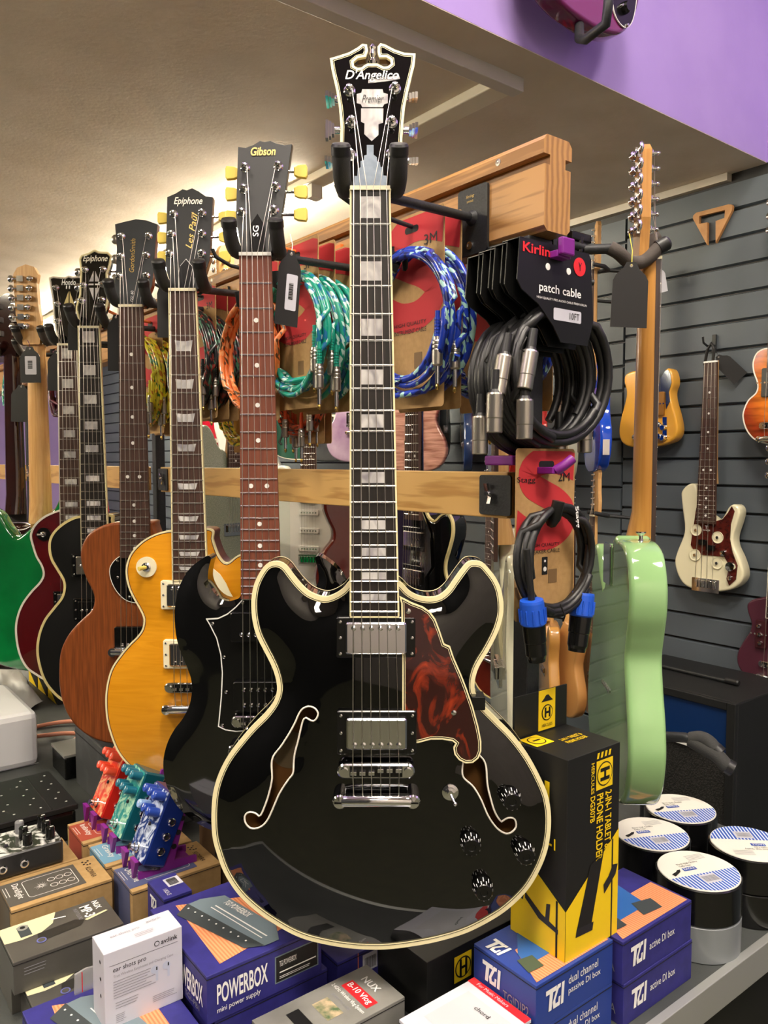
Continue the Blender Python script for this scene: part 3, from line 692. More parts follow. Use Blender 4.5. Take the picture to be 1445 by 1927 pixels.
pg = [(752,1118),(773,1129),(794,1137),(807,1146),(817,1160),(825,1181),(833,1205),(844,1210),(851,1231),(865,1263),(875,1289),(886,1321),(896,1358),(901,1384),(901,1402),(896,1415),(886,1423),(873,1424),(861,1418),(853,1408),(851,1396),(855,1388),(849,1383),(830,1380),(809,1380),(786,1386),(757,1388),(757,1240),(755,1130)]
PGp = px_list(f, pg); y0 = -.0190
go = MB().prism(PGp, y0, y0+.003).build('pickguard', tort, g1, off)
ring_strip(PGp, .0012, y0-.0004, y0+.003).build('pickguard_binding', cream, go, off)
q = inset(PGp, .0016); ring_strip(q, .0006, y0-.0004, y0+.0005, 0).build('pickguard_binding', black_plastic, go, off)
q = inset(PGp, .0024); ring_strip(q, .0006, y0-.0004, y0+.0005, 0).build('pickguard_binding', cream, go, off)
for px_, py_ in ((767, 1144), (851, 1331)):
    x, z = f(px_, py_); MB().lathe([(.003, 0), (.003, .001), (.001, .0016)], (x, y0, z), (0, -1, 0), 12).build('screw', chrome, go, off)
x0, z0 = f(884, 1318); x1, z1 = f(906, 1312)
MB().box(x0, x1+.003, -.012, .01, z0-.008, z0+.008, .001).build('guard_bracket', black_plastic, g1, off)
x, z = f(845, 1480); ty = yt(x, z)
tg = MB().lathe([(.0095, 0), (.0095, .0012), (.0065, .002), (.0065, .005), (.004, .0055), (.004, .008)], (x, ty, z), (0, -1, 0), 20); tg.tube([(x, ty-.006, z), (x+.004, ty-.014, z-.007)], [.002, .0016], 10); tg.ball((x+.0045, ty-.015, z-.0075), .0026, 10); tg.build('toggle_switch', chrome, g1, off)
hy = -.004-.0015
def head_poly(P, name, m, root, lift=.0012): return MB().prism(P, hy-lift, hy+.0002, shear=K).build(name, m, root, off)
cz = lambda P, s=3.284, ox=560, oy=60: [fh(ox+a/s, oy+b_/s) for a, b_ in P]
tc_ = cz([(350,1005),(352,905),(370,905),(372,860),(390,852),(390,815),(410,808),(412,780),(428,775),(428,715),(470,715),(470,775),(490,790),(492,815),(508,820),(512,850),(527,852),(530,902),(550,904),(552,1005)])
to = head_poly(tc_, 'truss_cover', mat('brushed_aluminium', '#7d8894', .45, .3, col2='#66717e', scale=60), g1, .002)
pl1 = cz([(400,370),(525,370),(530,392),(557,400),(557,455),(535,462),(525,480),(400,480),(392,462),(366,455),(366,400),(395,392)])
head_poly(pl1, 'pearl_plaque', pearl, g1, .0008); head_poly(cz([(393,488),(530,488),(528,575),(500,585),(500,650),(458,688),(412,645),(414,580),(392,570)]), 'pearl_inlay', pearl, g1, .0008)
EX = Vector((1, 0, 0)); EZ = Vector((0, K, 1))
def head_text(s, px0, py0, px1, py1, m, shear=.3, lift=.0012, fx=fh, off_=None, root=g1, k=K, tilt=0, bold=0):
    a = fx(px0, py1); b_ = fx(px1, py0); o = Vector((a[0], hy+k*a[1], a[1]))+(O3 if off_ is None else Vector(off_))
    return text(root, s, o, (1, 0, 0), (0, k, 1), b_[0]-a[0], b_[1]-a[1], m, shear, bold, lift=lift, tilt=tilt)
head_text("D'Angelico", 650, 137, 750, 160, white_ink, .25, bold=.012)
rb = cz([(437,312),(625,285),(632,305),(590,315),(470,330),(437,332)]); head_poly(rb, 'logo_banner', pearl, g1, .0007); head_text('NEW YORK', 695, 151, 730, 156, ink, 0, .0016)
head_text('Premier', 681, 184, 722, 199, ink, .4, .0016)
x, z = fh(701, 122); fin = MB().lathe([(.004, 0), (.0055, .004), (.003, .008), (.0045, .012), (.003, .017), (.0038, .020), (.001, .024)], (x, .002+K*z, z), (0, 0, 1), 14); fin.build('finial', chrome, g1, off)
hanger(N, 'black padded hanger holding the glossy black semi-hollow guitar')
# ---- the other guitars of the front row
def single_cut(L, cx):
    """left half traced from the neck to the bottom; the right half mirrored about cx with a single cutaway"""
    wi = min(range(len(L)//4, 3*len(L)//4), key=lambda i: abs(L[i][0]-cx))
    ui = min(range(wi), key=lambda i: L[i][0]); xu = cx-L[ui][0]; zu = L[ui][1]
    R = [(2*cx-p[0], p[1]) for p in L[ui:]][::-1]
    horn = [(cx+xu*.95, zu+.022), (cx+xu*.83, zu+.034), (cx+xu*.66, zu+.030), (cx+xu*.5, zu+.018), (cx+.042, zu+.03), (cx+.033, zu+.055)]
    return L+R[1:]+horn+[(cx+.029, L[0][1]+.002)]
def bottom(L, cx, z): return L+[((L[-1][0]*.6+cx*.4), z+.004), (cx, z)]
def heads(fh, P): return [fh(*q) for q in P]
def tun(fh, P, xl, xr, nob=False): return [(*fh(*q), (0 if nob else (-1 if i % 2 == 0 else 1)), fh((xl if i % 2 == 0 else xr), q[1])[0]) for i, q in enumerate(P)]
ORD = [4, 2, 0, 1, 3, 5]
def hum(f, px_, py_, ring, cover, **kw):
    x, z = f(px_, py_); d = dict(x=x, z=z, w=.068, h=.037, ring=ring, cover=cover, rw=.09, rh=.047); d.update(kw); return d
# 2. black double cutaway
Y = 1.10; N = PY(483.5, 487, Y); f = tracer(N); K2 = .22; fh = tracer(N, k=K2)
Lp = [(462,1118),(449,1126),(432,1131),(418,1128),(405,1118),(396,1104),(391,1088),(393,1068),(397,1050),(390,1046),(375,1055),(359,1068),(346,1086),(335,1111),(329,1145),(329,1173),(333,1204),(342,1232),(353,1258),(360,1280),(361,1303),(356,1328),(344,1352),(328,1373),(315,1398),(308,1426),(308,1454),(315,1482),(330,1512),(355,1538),(392,1560),(440,1573),(498,1577)]
Ll = px_list(f, Lp); cxb = f(498, 1350)[0]
full = spline(Ll+[(2*cxb-p[0], p[1]) for p in Ll[::-1][1:]], .004)
bx, bz = f(498, 1350); sc2 = -bz
S = dict(body=full, thick=.034, arch=.007, ak=.14, grid=.005, top=black_gloss2, side=black_gloss2, fy=-.016, zb=bz, bx=bx, zend=-sc2*.73, scale=sc2, nw=.0432, ew=.056, board=rosewood2, neck=mat('black_neck', '#0a0a0a', .3), inlay='dot', k=K2, inlay_m=white_pl,
         head=heads(fh, [(456,481),(454,462),(447,430),(445,405),(449,279),(463,281),(479,275),(490,268),(499,270),(510,268),(521,273),(537,276),(550,274),(543,323),(536,373),(530,412),(523,445),(513,470),(511,481)]), head_face=black_matte, head_side=black_gloss2,
         tuners=tun(fh, [(463,319),(525,316),(461,359),(520,355),(457,403),(517,398)], 446, 551), order=ORD, button='key', nut=white_pl, zjoin=-sc2*.66,
         pickups=[hum(f, 492, 1176, None, black_plastic, w=.082, h=.042, up=.002, rows=(-.010,), pole=chrome), hum(f, 497, 1304, None, black_plastic, w=.082, h=.042, up=.002, rows=(.010, -.012), pole=chrome)],
         bridge='tom', ztail=f(498, 1402)[1])
g2, off, yt2 = guitar('electric_guitar', 'glossy black double-horned guitar with dot inlays and white-edged pickguard', N, (1, 0, 0), S, 'guitars hanging in the front row'); O2 = Vector(off)
s_ = 3.568; gp = [(995,590),(950,640),(890,690),(830,718),(752,722),(775,760),(820,850),(848,960),(858,1080),(852,1230),(840,1360),(832,1438),(880,1462),(950,1472),(1010,1468),(1060,1440)]
gl = px_list(f, [(180+a/s_, 960+b_/s_) for a, b_ in gp]); gl = gl+[(2*cxb-p[0], p[1]) for p in gl[::-1]]
go = MB().prism(gl, -.0092, -.0060).build('pickguard', black_plastic, g2, off); ring_strip(gl, .0011, -.0095, -.006, .0004).build('pickguard_edge', white_pl, go, off)
for a, b_ in ((793, 752), (870, 975), (885, 1208), (860, 1430), (997, 612)):
    x, z = f(180+a/s_, 960+b_/s_); MB().lathe([(.0026, 0), (.0026, .0008), (.001, .0014)], (x, -.0092, z), (0, -1, 0), 10).build('screw', chrome, go, off)
head_text('Gibson', 473, 281, 520, 297, gold, .15, fx=fh, off_=O2, root=g2, k=K2, tilt=.03, bold=.02)
tcv = MB().prism(heads(fh, [(471,477),(471,440),(473,425),(486,405),(498,425),(500,440),(501,477)]), hy-.0015, hy, shear=K2).build('truss_cover', black_plastic, g2, off)
a = fh(488, 448); text(g2, 'SG', Vector((a[0], hy+K2*a[1]-.0016, a[1]))+O2, (0, K2, 1), (-1, 0, 0), .0155, .008, white_ink, bold=.01)
hanger(N, 'black padded hanger holding the double-horned black guitar')
# 3. amber single cut
Y = 1.27; N = PY(348, 552, Y); f = tracer(N); fh = tracer(N, k=K2)
Lp = [(330,998),(306,1001),(284,1009),(264,1022),(247,1041),(239,1061),(237.5,1080.5),(241.7,1103),(250,1122.6),(261,1142),(268,1156),(271,1167),(268,1184),(258.5,1198),(244.5,1212),(227.6,1232),(211,1257),(202.4,1285),(199,1316),(201,1349.6),(208,1380),(222,1414),(241.7,1439),(268,1459),(305,1471)]
Ll = px_list(f, Lp); bx, bz = f(367, 1287); sc3 = -bz; Ll = bottom(Ll, bx, f(367, 1480)[1])
full = spline(single_cut(Ll, bx), .004)
S = dict(body=full, thick=.052, arch=.011, ak=.006, top=amber, side=mahog_d, bind=cream, bw=.0022, bd=.007, fy=-.0165, zb=bz, bx=bx, zend=-sc3*.7235, scale=sc3, nw=.0432, ew=.0565, board=rosewood, fbind=cream, neck=mahog_d, inlay='trap', k=K2,
         head=heads(fh, [(323,549),(321,531),(315,512),(313,500),(316,373),(332,366),(345,358),(353,360),(363,356),(375,362),(388,371),(402,373),(398,447),(396,489),(388,514),(379,533),(373,549)]), head_face=black_satin, head_side=wine,
         tuners=tun(fh, [(329,405.5),(382,403),(325,443),(381.6,441.5),(321.5,480),(381,478.6)], 314, 408), order=ORD, button='key', zjoin=-sc3*.6,
         pickups=[hum(f, 359, 1117, ivory, chrome, rows=(.012,)), hum(f, 364, 1227, ivory, chrome, rows=(-.012,))], bridge='tom', ztail=f(368, 1327)[1])
g3, off, yt3 = guitar('electric_guitar', 'amber flame-top single-cut guitar with cream switch plate and trapezoid inlays', N, (1, 0, 0), S, 'guitars hanging in the front row'); O2 = Vector(off)
x, z = f(278, 1066); ty = yt3(x, z); sp = MB().prism(circle(x, z, .0165, 28), ty-.004, ty).build('switch_plate', ivory, g3, off)
tg = MB().lathe([(.0075, 0), (.0075, .002), (.005, .003), (.005, .005)], (x, ty-.003, z), (0, -1, 0), 18); tg.build('switch_collar', chrome, sp, off)
MB().tube([(x, ty-.007, z), (x-.008, ty-.017, z-.001)], [.003, .0035], 10).build('toggle_tip', keystone, sp, off)
gp = [(800,378),(850,420),(890,480),(912,530),(940,580),(850,580),(790,560),(775,430)]
MB().prism(px_list(f, [(180+a/s_, 960+b_/s_) for a, b_ in gp]), -.019, -.0165).build('pickguard', ivory, g3, off)
head_text('Epiphone', 329, 374, 383, 391, mat('pearl_print', '#e8e2cf', .4), .25, fx=fh, off_=O2, root=g3, k=K2, bold=.01)
a = fh(362, 470); text(g3, 'Les Paul', Vector((a[0], hy+K2*a[1]-.0003, a[1]))+O2, (.14, K2, 1), (-1, 0, .14), .060, .010, gold, .35)
a = fh(365, 413); text(g3, 'MODEL', Vector((a[0], hy+K2*a[1]-.0003, a[1]))+O2, (.1, K2, 1), (-1, 0, .1), .010, .003, gold)
tco = MB().prism(heads(fh, [(339,546),(339,515),(341,503),(352,490),(363,503),(365,515),(365,546)]), hy-.0018, hy-.0004, shear=K2).build('truss_cover', black_plastic, g3, off)
bl = heads(fh, [(337,548),(338,515),(341,502),(352,489),(363,502),(366,515),(366,548)]); MB().prism(bl, hy-.0012, hy-.0002, shear=K2).build('cover_edge', white_pl, tco, off)
hanger(N, 'black padded hanger holding the amber single-cut guitar')
# 4. brown single cut
Y = 1.456; N = PY(249.5, 580, Y); f = tracer(N); fh = tracer(N, k=.12)
Lp = [(229,982.5),(205,985),(186,992),(167,1004),(155,1023),(150.6,1044.6),(154,1069),(162,1090.5),(172.7,1112),(176.7,1128),(172.7,1147),(159,1160.6),(140,1179.5),(124,1201),(113,1228),(110,1258),(110.6,1290),(116,1320),(127,1347),(145.7,1371),(173,1390),(205,1400)]
Ll = px_list(f, Lp); bx, bz = f(261, 1224); sc4 = -bz; Ll = bottom(Ll, bx, f(261, 1407)[1]); full = spline(single_cut(Ll, bx), .004)
S = dict(body=full, thick=.044, round=.005, side=mahog, zb=bz, bx=bx, zend=-sc4*.722, scale=sc4, nw=.0432, ew=.056, board=rosewood, neck=mahog, inlay='dot', inlay_m=white_pl, k=.12,
         head=heads(fh, [(227.5,579),(225,566),(217,548),(217,542),(220,511),(221.5,469),(218,423.5),(235,419),(257.4,414),(277,416),(298,423.5),(293.4,469),(290.7,511),(288,538),(278,563),(273,579)]), head_face=mat('charcoal_veneer', '#35383a', .5), head_side=mahog,
         tuners=tun(fh, [(231,446.5),(282,445.7),(230,484),(277.6,482),(227,521),(277.6,520)], 218, 297), order=ORD, button_m=nickel, zjoin=-sc4*.66, nut=ivory,
         pickups=[dict(x=f(258, 1199)[0], z=f(258, 1199)[1], w=.080, h=.042, ring=None, cover=black_plastic, rows=(-.012,))], bridge='wrap')
g4, off, yt4 = guitar('electric_guitar', 'satin brown mahogany single-cut guitar with a rounded black pickguard', N, (1, 0, 0), S, 'guitars hanging in the front row'); O2 = Vector(off)
gp = spline(px_list(f, [(238,1044),(224,1048),(213,1058),(207,1072),(210,1092),(220,1112),(236,1128),(256,1134),(280,1132),(280,1050)]), .004)
go = MB().prism(gp, -.0026, -.0002).build('pickguard', black_plastic, g4, off); ring_strip(gp, .0008, -.0028, -.001).build('pickguard_edge', white_pl, go, off)
for q in ((222, 1055), (222, 1086), (244, 1123)): x, z = f(*q); MB().lathe([(.0025, 0), (.001, .0014)], (x, -.0026, z), (0, -1, 0), 10).build('screw', chrome, go, off)
a = fh(254, 514); text(g4, 'GordonSmith', Vector((a[0], hy+.12*a[1]-.0003, a[1]))+O2, (.03, .12, 1), (-1, 0, .03), .062, .009, gold, .2)
a = fh(252.5, 569); text(g4, 'GS1.60', Vector((a[0], hy+.12*a[1]-.0006, a[1]))+O2, (.03, .12, 1), (-1, 0, .03), .020, .005, white_ink)
hanger(N, 'black padded hanger holding the satin brown guitar')
# 5. black custom
Y = 1.62; N = PY(172, 620, Y); f = tracer(N); fh = tracer(N, k=K2)
Lp = [(159,970),(140,973),(121.4,982.5),(105,996),(94.4,1012),(91.7,1031),(95.8,1052.7),(108,1074),(118.7,1093),(120,1109),(114.7,1125.5),(99.8,1144.4),(83.6,1166),(73,1193),(69,1222.7),(73,1252),(83.6,1282),(99.8,1303.6),(120,1320),(150,1331)]
Ll = px_list(f, Lp); bx, bz = f(188, 1190); sc5 = -bz; Ll = bottom(Ll, bx, f(188, 1338)[1]); full = spline(single_cut(Ll, bx), .005)
S = dict(body=full, thick=.05, arch=.01, ak=.008, grid=.008, top=black_satin, side=black_gloss2, bind=cream_g, bw=.0045, bd=.007, fy=-.0155, zb=bz, bx=bx, zend=-sc5*.7235, scale=sc5, nw=.0432, ew=.0565, board=ebony, fbind=cream, neck=black_gloss2, inlay='blockw', k=K2,
         head=heads(fh, [(152,620),(150,603),(145,585),(145,578),(151.7,555),(153.6,511),(151,489),(155,482),(169,477.5),(177,472.5),(181,471.4),(188,475),(205,476),(212.6,483),(209,500),(203.5,516),(206,555),(203.5,577),(195,599),(191,620)]), head_face=black_gloss2, head_side=black_gloss2, head_bind=cream,
         tuners=tun(fh, [(162.5,509),(196.5,508),(160,538),(194.6,536.5),(156.4,567),(194,565)], 147, 214), order=ORD, zjoin=-sc5*.6,
         pickups=[hum(f, 180, 1062, black_plastic, nickel), hum(f, 184, 1145, black_plastic, black_plastic)], bridge='tom', ztail=f(189, 1222)[1])
g5, off, yt5 = guitar('electric_guitar', 'satin black single-cut guitar with aged gold binding and block inlays', N, (1, 0, 0), S, 'guitars hanging in the front row'); O2 = Vector(off)
head_text('Epiphone', 158, 482, 205, 497, MATS['pearl_print'], .25, fx=fh, off_=O2, root=g5, k=K2, bold=.012)
for P in ([(178,511),(178,531),(170,531)], [(181,511),(181,531),(189,531)], [(169,535),(178,535),(178,538),(168,538)][:], [(181,535),(190,535),(190,538),(181,538)], [(170,543),(178,543),(178,566)], [(181,543),(189,543),(181,566)]):
    MB().prism(heads(fh, P), hy-.0008, hy, shear=K2).build('diamond_inlay', pearl, g5, off)
hanger(N, 'black padded hanger holding the satin black block-inlay guitar')
# 6. wine red custom
Y = 1.80; N = PY(131, 652, Y); f = tracer(N); fh = tracer(N, k=K2)
Lp = [(121,958),(100,963.6),(81,973),(64.8,988),(57,1007),(60.7,1025.7),(67.5,1047),(78,1066),(81,1082),(74,1096),(59,1112),(43,1133.6),(33.7,1155),(29,1179.5),(31,1209),(37.8,1236),(51,1258),(67.5,1270),(85,1280),(115,1289)]
Ll = px_list(f, Lp); bx, bz = f(146, 1170); sc6 = -bz; Ll = bottom(Ll, bx, f(146, 1294)[1]); full = spline(single_cut(Ll, bx), .005)
S = dict(body=full, thick=.05, arch=.01, ak=.008, grid=.008, top=wine, side=wine, bind=cream_w, bw=.004, bd=.007, fy=-.0155, zb=bz, bx=bx, zend=-sc6*.7235, scale=sc6, nw=.0432, ew=.0565, board=rosewood, fbind=cream_w, neck=mahog_d, inlay='blockw', k=K2,
         head=heads(fh, [(114,650),(111,635),(106.6,621.5),(102.4,594),(101,566),(94,524),(102,521),(110.7,522),(124.6,523),(131,520),(138,522),(150,521),(166,524),(160,566),(159,594),(156,621),(151,635),(148,650)]), head_face=black_gloss2, head_side=mahog_d, head_bind=cream_w,
         tuners=tun(fh, [(108,542.6),(153,542.6),(110.7,573),(151,573),(111.6,605),(150,605)], 96, 164, True), order=ORD, zjoin=-sc6*.6,
         pickups=[hum(f, 137, 1040, black_plastic, chrome), hum(f, 142, 1130, black_plastic, chrome)], bridge='tom', ztail=f(147, 1195)[1])
g6, off, yt6 = guitar('electric_guitar', 'wine red single-cut guitar with white binding, half hidden behind the satin black one', N, (1, 0, 0), S, 'guitars hanging in the front row'); O2 = Vector(off)
head_text('Hondo', 118, 527, 145, 538, white_ink, .1, fx=fh, off_=O2, root=g6, k=K2, bold=.015); head_text('II', 126, 539, 134, 545, white_ink, 0, fx=fh, off_=O2, root=g6, k=K2)
for P in ([(131,549),(131,577),(121,577)], [(133,549),(133,577),(143,577)]): MB().prism(heads(fh, P), hy-.0008, hy, shear=K2).build('sail_inlay', cream_g, g6, off)
x, z = f(84, 1005); ty = yt6(x, z); sp = MB().prism(circle(x, z, .0155, 24), ty-.003, ty).build('switch_plate', black_plastic, g6, off)
tg = MB().lathe([(.006, 0), (.006, .003), (.004, .005)], (x, ty-.003, z), (0, -1, 0), 14); tg.tube([(x, ty-.006, z), (x-.010, ty-.018, z)], [.0025, .003], 10); tg.build('toggle_switch', chrome, sp, off)
hanger(N, 'black padded hanger holding the wine red guitar')
# canonical bodies, metres from the nut
mm = lambda P: [(a/1000, b/1000) for a, b in P]
STRAT = mm([(-30,-420),(-45,-415),(-60,-395),(-75,-365),(-95,-345),(-120,-350),(-140,-380),(-150,-420),(-148,-470),(-138,-510),(-130,-545),(-135,-590),(-152,-640),(-160,-690),(-150,-740),(-120,-785),(-70,-808),(0,-812),(60,-805),(115,-785),(150,-740),(163,-690),(158,-640),(140,-600),(125,-560),(122,-520),(128,-480),(132,-440),(120,-410),(100,-402),(80,-415),(65,-440),(50,-460),(32,-470)])
TELE = mm([(-30,-425),(-60,-423),(-100,-426),(-130,-443),(-148,-480),(-148,-520),(-135,-560),(-128,-590),(-138,-630),(-155,-680),(-160,-730),(-140,-785),(-95,-815),(0,-822),(95,-815),(140,-785),(160,-730),(155,-680),(138,-630),(126,-590),(130,-550),(142,-510),(140,-475),(122,-450),(98,-448),(78,-465),(62,-490),(45,-505),(30,-505)])
LPS = mm([(-28,-385),(-70,-390),(-110,-408),(-134,-440),(-138,-475),(-124,-515),(-110,-545),(-112,-575),(-135,-605),(-158,-650),(-165,-700),(-152,-755),(-118,-795),(-65,-815),(0,-820),(65,-815),(118,-795),(152,-755),(165,-700),(158,-650),(135,-605),(112,-575),(110,-545),(122,-515),(134,-480),(132,-450),(115,-432),(92,-438),(70,-452),(48,-445),(34,-420),(29,-387)])
ESS = mm([(-28,-452),(-55,-460),(-85,-448),(-105,-422),(-128,-412),(-148,-430),(-155,-465),(-146,-505),(-128,-545),(-128,-575),(-150,-605),(-185,-650),(-200,-705),(-190,-765),(-150,-812),(-85,-838),(0,-845),(85,-838),(150,-812),(190,-765),(200,-705),(185,-650),(150,-605),(128,-575),(128,-545),(146,-505),(155,-465),(148,-430),(128,-412),(105,-422),(85,-448),(55,-460),(28,-452)])
PRSB = mm([(-30,-440),(-55,-432),(-75,-408),(-95,-385),(-118,-384),(-135,-410),(-143,-450),(-135,-495),(-118,-530),(-110,-560),(-120,-595),(-145,-640),(-160,-690),(-155,-740),(-125,-785),(-70,-808),(0,-812),(70,-808),(125,-785),(155,-740),(160,-690),(145,-640),(120,-595),(108,-560),(114,-525),(126,-490),(128,-460),(115,-438),(95,-440),(75,-460),(55,-470),(30,-465)])
HFEND = mm([(-21,2),(-23,22),(-30,45),(-36,60),(-40,172),(-30,188),(-8,196),(12,190),(22,172),(18,150),(20,100),(26,60),(24,25),(21,2)])
HGIB = mm([(-21,2),(-24,25),(-36,50),(-40,150),(-20,158),(-6,168),(6,168),(20,158),(40,150),(36,50),(24,25),(21,2)])
TG6 = [(-.022, .045+.024*i, -1, -.040) for i in range(6)]; TG33 = [(sg*.024, .062+.036*i, sg, sg*.042) for i in (2, 1, 0) for sg in (-1, 1)]
def std(body, col, neck=maple, board=None, kind='fender', **kw):
    sc_ = .648 if kind == 'fender' else .628
    S = dict(body=spline(body, kw.pop('ds', .008)), thick=.045, round=.008, side=col, zb=-sc_, scale=sc_, zend=-sc_*.7235, nw=.043, ew=.056, board=board or rosewood, neck=neck, inlay='dot', inlay_m=white_pl,
             head=HFEND if kind == 'fender' else HGIB, head_side=neck if kind == 'fender' else black_gloss2, tuners=TG6 if kind == 'fender' else TG33, order=[0, 1, 2, 3, 4, 5] if kind == 'fender' else [4, 2, 0, 1, 3, 5], simple=True, zjoin=-sc_*.68,
             hy=(.006, .020) if kind == 'fender' else (-.004, .010), bridge='plate' if kind == 'fender' else 'tom')
    S.update(kw); return S
def pk(z, cover=white_pl, ring=None, w=.07, h=.018): return dict(x=0, z=z, w=w, h=h, ring=ring, cover=cover, rows=())
# 7. green double cut seen from behind
N = PY(66, 652, 1.98)
S = std(STRAT, green_burst, neck=maple, board=maple, ds=.005, round=.012, nd=.019, head=[(-p[0], p[1]) for p in HFEND], tuners=[(.020, .045+.023*i, 1, .038) for i in range(6)], zend=-.47)
g7, off, _ = guitar('electric_guitar', 'translucent green guitar hung back to front, showing its pale maple neck', N, (-1, .04, 0), S, 'guitars hanging in the front row')
b = MB(); [b.ball((.006-.002*i, .026, .045+.023*i), .0085, 10, sz=.9) for i in range(6)]; b.build('tuner_housings', chrome, g7, off)
hanger(N, 'black padded hanger holding the back to front green guitar', fm=foam2)
# 8. dark brown guitar at the far left
N = PY(20, 672, 2.16)
dk = mat('dark_walnut_lacquer', '#2a0f0c', .08, coat=1)
S = std(ESS, dk, neck=dk, board=ebony, kind='gib', ds=.006, bind=cream_w, tuner_m=chrome, thick=.07, head_side=dk, zend=-.45)
g8, off, _ = guitar('electric_guitar', 'dark walnut guitar hung back to front at the left edge of the picture', N, (-1, .1, 0), S, 'guitars hanging in the front row')
hanger(N, 'black padded hanger holding the dark walnut guitar at the left edge', fm=foam2)
# tags
price_tag('black swing tag with a barcode sticker hanging from the double-horned black guitar', 548, 478, 1.10, .034, .098, .09, (-.12, .36, .28, .78), .5, (546, 440, 1.12, white_pl))
price_tag('black swing tag with a barcode sticker on the green guitar', 56, 656, 1.93, .050, .082, .0, (-.25, .3, .22, .76), 0, (52, 640, 1.95, purple_pl))
price_tag('black swing tag with a barcode sticker beside the wine red guitar', 107, 664, 1.82, .046, .086, .0, (.0, .45, .28, .82), 0, (112, 645, 1.8))
price_tag('plain black swing tag behind the satin brown guitar headstock', 218, 597, 1.47, .034, .098, .0, None, 0, (222, 580, 1.47))
price_tag('plain black swing tag behind the amber guitar headstock', 312, 530, 1.33, .03, .092, .0, None, .2, (316, 520, 1.33))
price_tag('plain black swing tag beside the satin black block-inlay guitar', 140, 595, 1.66, .03, .07, .0, None, 0, (144, 585, 1.66))
price_tag('plain black tag hanging below the green guitar tag', 40, 728, 2.05, .055, .09, .02, None, 0, (44, 712, 2.05))
# ------------------------------------------------------------------ guitars beyond the rail
XT = Vector((.076, .997, 0))
TS = .94; N = PY(1221, 494, 1.16)
S = std(TELE, surf_green, neck=maple_d, board=rosewood_d, ds=.004, round=.007, nd=.021, thick=.053, tuners=[(-.016, .045+.0225*i, -1, -.034) for i in range(6)], pickups=[pk(-.60, chrome)], knobs=[(.09, -.62, 'chrome'), (.09, -.68, 'chrome')], head=mm([(-21,2),(-24,25),(-27,45),(-30,60),(-29,160),(-15,172),(5,170),(14,154),(12,120),(16,60),(21,25),(21,2)]))
gt, off, _ = guitar('electric_guitar', 'pale green guitar seen edge-on from behind, hanging at the near end of the rail', N, XT, S)
gt.scale = (TS,)*3; gt.location = N+Vector((0, 0, -.822*TS))
MB().prism(rrect(-.025, .025, -.50, -.435, .004), .053, .056, bev=.0008).build('neck_plate', chrome, gt, off)
for i in range(6): MB().lathe([(.004, 0), (.004, .0015), (.002, .0018), (.002, .0008), (0, .0008)], ((i-2.5)*.0104, .053, -.665), (0, 1, 0), 12).build('string_ferrule', chrome, gt, off)
MB().lathe([(.0045, 0), (.003, .004), (.003, .009), (.0075, .013), (.0075, .015), (.002, .0155)], (-.075, .022, -.4245), (0, 0, 1), 16).build('strap_button', chrome, gt, off)
for i in range(6): MB().ball((-.006, .026, .045+.0225*i), .0088, 12, sz=.95).build('tuner_housing', chrome, gt, off)
h = thing('guitar_hanger', 'long jointed hanger arm with brown foam yoke holding the pale green guitar', 'guitar hanger', frame(W(.795, .70, 1.80), E2))
L = h.matrix_world.inverted()
def lp(*P): return [L @ PY(*q) for q in P]
MB().box(-.004, .004, -.03, .03, -.02, .05, .001).build('mounting_plate', black_metal, h)
MB().tube([L @ W(.80, .70, 1.832)]+lp((1040, 452, 1.09), (1098, 467, 1.115)), .006, 12).build('arm', black_metal, h)
MB().tube(lp((1096, 470, 1.115), (1148, 468, 1.12)), .007, 12).build('arm', black_metal, h)
q = lp((1090, 447, 1.113))[0]; k_ = MB(); k_.box(q.x-.022, q.x+.022, q.y-.005, q.y+.005, q.z-.006, q.z+.006, .002); k_.cyl(q, q-Vector((0, 0, .02)), .006); k_.build('clamp_knob', black_plastic, h)
pth = spline([tuple(v) for v in lp((1147, 466, 1.12), (1163, 475, 1.12), (1183, 492, 1.13), (1205, 494, 1.14), (1222, 484, 1.14), (1237, 468, 1.14), (1251, 459, 1.14))], .005, False)
fo = MB().tube(pth, .0095, 14).build('foam_yoke', foam2, h)
d = Vector(pth[-1])-Vector(pth[-2]); MB().lathe([(.0105, -.012), (.0105, .003), (.008, .006), (0, .0065)], pth[-1], d, 16).build('end_cap', rubber, fo)
MB().tube(lp((1215, 470, 1.19), (1230, 450, 1.19), (1240, 446, 1.19)), .009, 12).build('foam_prong', foam2, h)
price_tag('large plain black swing tag on yellow string hanging from the pale green guitar', 1188, 500, 1.09, .051, .083, .03, None, .05, (1184, 440, 1.13, mat('yellow_string', '#d8c23a', .6)))
XW = -C1
def wall_root(px, py, b=2.075): return PB(px, py, b)
